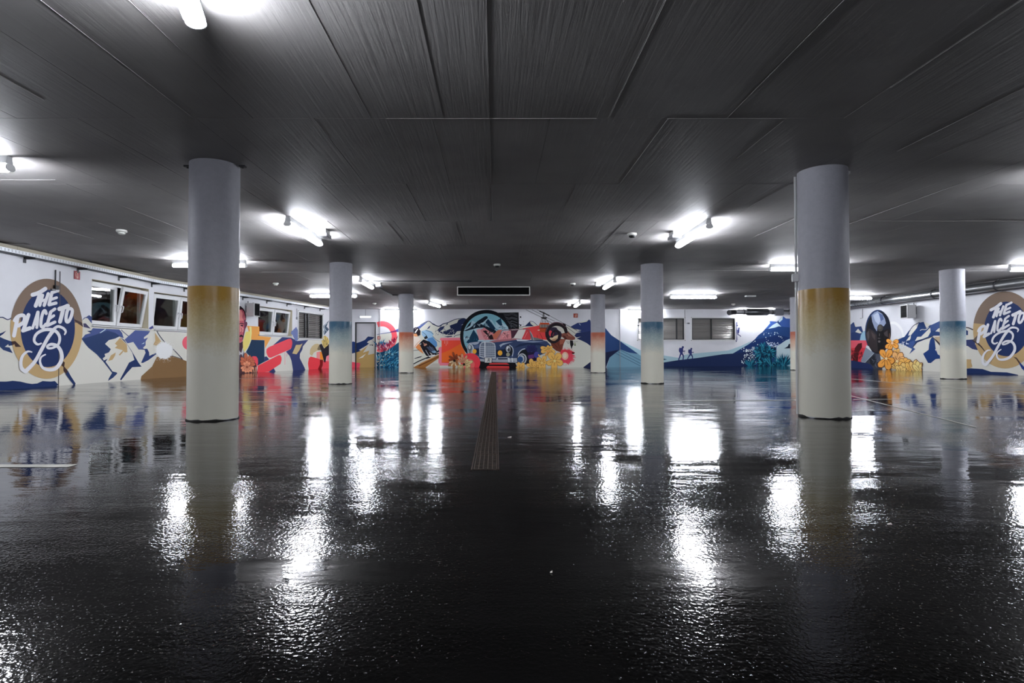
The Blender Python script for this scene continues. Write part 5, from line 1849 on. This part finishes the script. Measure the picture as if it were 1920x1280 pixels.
detector(228, 434, 'white round detector on the ceiling above the left windows')
detector(517, 532, 'small white detector on the ceiling between the two left columns')
detector(1185, 440, 'dome camera with a dark lens on the ceiling left of the near right light', True)
detector(1074, 532.5, 'small dome on the ceiling in the middle distance, left of the second box', True)
detector(702, 569, 'tiny white detector on the ceiling in front of the steel door')
detector(932, 497, 'small dark dome on the ceiling above the black board', True)
detector(945.5, 569.5, 'tiny dark dome on the ceiling below the black board', True)
detector(1375, 570.5, 'tiny white detector on the ceiling above the right louvred window')
p = on_z(1407, 556, H - 0.04)
exitb = empty('ceiling_plate', (p.x, p.y, H), 'flat white ceiling plate above the ventilation silencer', 'plate')
b = MB(); b.box((0, 0, -0.025), (0.34, 0.12, 0.044)); put('plate', b.mesh('plate', M_WHITE, bevel=0.005), exitb)
b = MB(); b.box((0, -0.061, -0.027), (0.33, 0.002, 0.006)); put('slot', b.mesh('slot', M_DARK), exitb)

# emergency light over the door
em = BK.uz(685.7, 594.6)
eml = empty('emergency_light', BK.pt(em[0], em[1], 0), 'lit white emergency light on the wall above the steel door', 'lamp')
b = MB(); b.box(Vector((0, -0.03, 0.02)), (0.5, 0.056, 0.09)); put('housing', b.mesh('housing', M_WHITE, bevel=0.006), eml)
b = MB(); b.box(Vector((0, -0.064, 0.01)), (0.48, 0.012, 0.07)); put('diffuser', b.mesh('diffuser', emit('emergency_diffuser', 'E4F2FF', 2.6)), eml)
b = MB(); b.tube([(0, -0.03, 0.065), (0, -0.03, H - em[1] - 0.004)], 0.008, 6); put('cord', b.mesh('cord', M_GREY), eml)


# red signs and the call point
def wall_sign(name, w, x0, y0, x1, y1, hexc, label, cat, glyph):
    a, c = w.uz(x0, y0), w.uz(x1, y1)
    u, z, sw, sh = (a[0] + c[0]) / 2, (a[1] + c[1]) / 2, abs(a[0] - c[0]), abs(a[1] - c[1])
    root = empty(name, w.pt(u, z, 0.004), label, cat)
    Rw = w.rot()
    b = MB(); b.box(Rw @ Vector((0, 0.006, 0)), (sw, 0.010, sh), Rw)
    put('panel', b.mesh('panel', mat('sign_' + hexc, hexc, 0.4), bevel=0.002), root)
    b = MB()
    for pts, wd in glyph:
        q = [Rw @ Vector((x * sw * (1 if w is not LA else -1), 0.0125, y * sh)) for x, y in pts]
        for p_, r_ in zip(q, q[1:]):
            d = (r_ - p_).normalized()
            nn = d.cross(w.n).normalized() * wd * sh / 2
            b.face([p_ - nn, r_ - nn, r_ + nn, p_ + nn])
    put('symbol', b.mesh('symbol', mat('sign_symbol_' + hexc, 'EBC0B0', 0.5), fix=False), root)
    return root


HOSE = [([(0.05, 0.30), (0.25, 0.33), (0.32, 0.1), (0.25, -0.15), (0.0, -0.3)], 0.06), ([(0.05, 0.3), (-0.12, 0.15), (-0.15, -0.3), (0.1, -0.38)], 0.06),
        ([(-0.15, -0.3), (0.05, -0.05), (0.1, 0.12), (-0.02, 0.2)], 0.06)]
EXT = [([(-0.08, -0.35), (-0.1, 0.15), (0.08, 0.22), (0.12, -0.3), (-0.08, -0.35)], 0.08), ([(0.05, 0.2), (0.25, 0.3), (0.22, -0.1)], 0.06)]
wall_sign('fire_hose_sign', LA, 138.3, 507.0, 148.8, 524.5, '9A1420', 'red sign with a pale symbol, high on the left wall by the emblem', 'sign', HOSE)
wall_sign('fire_extinguisher_sign', BK, 1075.2, 587.5, 1083.2, 595.3, 'B03A1C', 'orange red sign with a symbol, on the back wall above the ibex', 'sign', EXT)
wall_sign('fire_call_point', BK, 708, 630.3, 713.6, 636.3, 'A81E30', 'red call point with white symbol, on the back wall beside the steel door', 'call point',
          [([(-0.25, -0.25), (-0.25, 0.2), (0.0, 0.25), (0.25, 0.2), (0.25, -0.25), (-0.25, -0.25)], 0.12), ([(-0.2, -0.1), (0.2, 0.05)], 0.3)])


# conduits
def conduit(name, pts, r, label, cat, mats=None, extra=None):
    root = empty(name, pts[0], label, cat)
    b = MB(); b.tube([Vector(p) - root.location for p in pts], r, 8)
    put('pipe', b.mesh('pipe', mats or M_GREY, smooth=True), root)
    for nm, c, s, R_, mm in (extra or []):
        b = MB(); b.box(Vector(c) - root.location, s, R_); put(nm, b.mesh(nm, mm, bevel=0.004), root)
    return root


ua, za = LA.uz(103.0, 492)
_, zb_ = LA.uz(103.0, 537)
conduit('wall_conduit', [LA.pt(ua, 2.33, 0.016), LA.pt(ua, zb_, 0.016)], 0.012, 'dark conduit ending in a small box above the left emblem', 'conduit', M_TDARK,
        [('switch_box', LA.pt(ua, zb_ - 0.02, 0.03), (0.09, 0.055, 0.085), LA.rot(), M_BLACK), ('wall_light', LA.pt(ua - 0.07, zb_ - 0.07, 0.025), (0.10, 0.045, 0.03), LA.rot(), M_GREY)])
ua, _ = LA.uz(110.8, 600)
b = MB(); b.box(LA.pt(ua, 1.16, 0.001), (0.012, 0.022, 2.32), LA.rot()); put('movement_joint', b.mesh('movement_joint', mat('joint_sealant', '5C5A5C', 0.7)), wall_left)
for px in (712.5, 1162.0):
    ua, _ = BK.uz(px, 600)
    b = MB(); b.box(BK.pt(ua, 1.3, 0.004), (0.018, 0.06, 2.59), BK.rot()); put('movement_joint', b.mesh('movement_joint', mat('joint_strip_grey', '8C8E92', 0.6)), wall_back)
ua, z_ = BK.uz(1289, 606)
conduit('wall_conduit', [BK.pt(ua - 0.12, H - 0.03, 0.014), BK.pt(ua - 0.12, z_, 0.014), BK.pt(ua, z_, 0.014)], 0.011, 'grey conduit between the two louvred windows of the back wall', 'conduit', M_GREY,
        [('switch_box', BK.pt(ua + 0.04, z_, 0.02), (0.10, 0.035, 0.06), BK.rot(), M_GREY)])
ua, z_ = LB.uz(556, 595)
conduit('wall_conduit', [LB.pt(ua, 2.33, 0.014), LB.pt(ua, z_, 0.014)], 0.010, 'pale conduit with a small box left of the louvred vent on the left wall', 'conduit', M_GREY,
        [('switch_box', LB.pt(ua, z_ - 0.03, 0.02), (0.08, 0.035, 0.09), LB.rot(), M_GREY)])
ua, z_ = RB.uz(1618, 596)
conduit('wall_conduit', [RB.pt(ua, 2.27, 0.012), RB.pt(ua, z_, 0.012), RB.pt(ua - 0.12, z_ - 0.01, 0.02)], 0.008, 'thin cable with a small hook on the right wall beside the painted egg', 'conduit', M_TDARK)
u_, z_ = BK.uz(1196.5, 610)
sw = empty('wall_sensor', BK.pt(u_, z_, 0.0), 'tiny dark sensor on the bright back wall left of the blue column', 'sensor')
b = MB(); b.box((0, -0.018, 0), (0.06, 0.032, 0.05)); put('body', b.mesh('body', M_BLACK, bevel=0.004), sw)
# ceiling conduits from the light to the left orange column
ca, cb, cc = on_z(690, 526.5, H - 0.02), on_z(735, 553, H - 0.02), on_z(746, 553, H - 0.02)
ce = on_z(884, 527, H - 0.02)
conduit('ceiling_conduit', [ca, cb, cc], 0.016, 'dark ceiling conduit running from the light to the left orange column', 'conduit', M_TDARK)
conduit('ceiling_conduit', [on_z(692, 527, H - 0.02), ce], 0.013, 'dark ceiling conduit running across to the right of the light', 'conduit', M_TDARK)
pc = COL['L3'].location
conduit('column_conduit', [(pc.x - 0.25, pc.y - 0.02, H - 0.04), (pc.x - 0.255, pc.y - 0.02, 1.36)], 0.010, 'thin pale conduit down the left orange banded column', 'conduit', M_WHITE)
# the right gold column: conduit, switch box and ceiling clip
pc = COL['R1'].location
ang = math.radians(157)
ex = Vector((pc.x + math.cos(ang) * (R_COL + 0.017), pc.y + math.sin(ang) * (R_COL + 0.017), 0))
zsw = on_y(1500, 521, ex.y).z
conduit('column_conduit', [ex + Vector((0, 0, H - 0.03)), ex + Vector((0, 0, 0.02))], 0.013, 'white conduit with a switch box down the right gold banded column', 'conduit', M_PLASTIC,
        [('switch_box', ex + Vector((-0.012, -0.012, zsw)), (0.07, 0.055, 0.085), Matrix.Rotation(ang, 3, 'Z'), M_PLASTIC)])
q = on_y(1595, 324, pc.y)
clip = empty('column_clip', (pc.x + R_COL + 0.006, pc.y, q.z), 'small white clip at the top right of the right gold banded column', 'clip')
b = MB(); b.box((0.02, 0, 0), (0.05, 0.04, 0.03)); put('tab', b.mesh('tab', M_WHITE, bevel=0.003), clip)
b = MB(); b.tube([(0.02, 0, 0.015), (0.02, 0, 0.055)], 0.012, 8); put('bolt', b.mesh('bolt', M_BLACK), clip)
pc = COL['L1'].location
for s, side in ((-1, 'left'), (1, 'right')):
    c_ = empty('ceiling_bracket', (pc.x + s * (R_COL + 0.045), pc.y + 0.0, H), 'small dark ceiling plate at the %s of the left gold column head' % side, 'bracket')
    b = MB(); b.box((0, 0, -0.012), (0.06, 0.05, 0.016)); put('plate', b.mesh('plate', M_TDARK), c_)
    b = MB(); b.tube([(0, 0, -0.018), (0, 0, -0.03)], 0.010, 8); put('bolt', b.mesh('bolt', M_BLACK), c_)


# ================================================================== FLOOR: drain, paint, litter
M_GRATE = mat('drain_rusty_steel', '5A4A40', 0.45, metal=0.6, vary=0.4, scale=30)
drain = empty('floor_drain', (-0.06, 3.3, 0), 'long rusty slotted drain channel running down the middle of the floor', 'drain')
y0, y1 = on_z(911, 880, 0).y, on_z(925, 697, 0).y
for s, nm in ((-0.078, 'edge_rail'), (0.078, 'edge_rail')):
    b = MB(); b.box((s, (y1 - y0) / 2, 0.001), (0.007, y1 - y0, 0.006)); put(nm, b.mesh(nm, M_GRATE, fix=False), drain)
b = MB(); b.box((0, (y1 - y0) / 2, -0.0005), (0.15, y1 - y0, 0.003)); put('channel', b.mesh('channel', mat('drain_dark_channel', '0A0808', 0.9)), drain)
b = MB()
GL = 0.5
for x in (-0.066, -0.04, -0.013, 0.013, 0.04, 0.066):
    b.box((x, GL / 2, 0.003), (0.006, GL - 0.01, 0.004))
for k in range(11):
    b.box((0, 0.012 + k * (GL - 0.024) / 10, 0.0025), (0.138, 0.006, 0.003))
gm = b.mesh('grate', M_GRATE, fix=False)
for k in range(int((y1 - y0) / GL)):
    put('grate', gm, drain, (random.uniform(-0.002, 0.002), k * GL, 0))

M_LINE = mat('white_road_paint', 'C8C6BC', 0.45, vary=0.3, scale=6)


def line(pts, w, label, lift=0.0):
    """painted line through points of the floor; w across"""
    a, c = Vector(pts[0]), Vector(pts[1])
    t = (c - a).normalized()
    n = Vector((-t.y, t.x, 0)) * w / 2
    b = MB()
    zz = Vector((0, 0, 0.002 + lift))
    b.face([a - n + zz, c - n + zz, c + n + zz, a + n + zz])
    zz = Vector((0, 0, -0.001))
    b.face([a + n + zz, c + n + zz, c - n + zz, a - n + zz])
    o = put('parking_line', b.mesh('parking_line', M_LINE))
    tag(o, label, 'parking line', 'thin white parking lines')


line((on_floor(-40, 873.5), on_floor(136, 873.5)), 0.085, 'short thick white line on the floor at the left edge, nearest')
line((on_floor(-200, 752.3), on_floor(575, 753.5)), 0.03, 'thin white line crossing behind the left gold column, nearer one')
line((on_floor(-100, 732.5), on_floor(655, 735)), 0.035, 'thin white line ending just left of the left blue column')
line((on_floor(375, 709.3), on_floor(620, 709.8)), 0.045, 'thin white line along the foot of the mural portrait')
line((on_floor(1600, 748.5), on_floor(2000, 746.5)), 0.03, 'thin white line to the right of the right gold column, nearer one')
line((on_floor(1480, 727.8), on_floor(2000, 729.5)), 0.03, 'thin white line to the right of the right gold column, farther one')
line((on_floor(1250, 705.5), on_floor(1480, 706.5)), 0.045, 'thin white line in front of the painted hill')
line((on_floor(1560, 707), on_floor(1990, 745)), 0.035, 'slanting white line in front of the right blue column', 0.001)
line((on_floor(1560, 733), on_floor(1830, 801)), 0.016, 'slanting white line starting behind the right gold column', 0.001)
line((on_floor(1240, 751), on_floor(1492, 750)), 0.03, 'faint white line left of the right gold column')


def scrap(px, py, w, label):
    p = on_z(px, py, 0)
    root = MB()
    v = [(-w, -w * 0.5, 0.001), (w * 0.8, -w * 0.7, 0.002), (w, w * 0.5, 0.006), (-w * 0.7, w * 0.6, 0.002)]
    i = len(root.v)
    root.v += v + [(x, y, z + 0.0015) for x, y, z in v]
    root.f += [(0, 3, 2, 1), (4, 5, 6, 7), (0, 1, 5, 4), (1, 2, 6, 5), (2, 3, 7, 6), (3, 0, 4, 7)]
    root.mi += [0] * 6
    o = put('paper_scrap', root.mesh('paper_scrap', mat('scrap_white', 'D8CFC8', 0.6)), None, (p.x, p.y, 0))
    tag(o, label, 'litter', 'paper scraps on the wet floor')


scrap(955.5, 820, 0.016, 'tiny pale scrap on the wet floor right of the drain')
scrap(1033.5, 1074, 0.004, 'tiny pale fleck on the near wet floor below the drain')
scrap(1668, 983.5, 0.008, 'tiny pale scrap on the wet floor right of the right gold column')
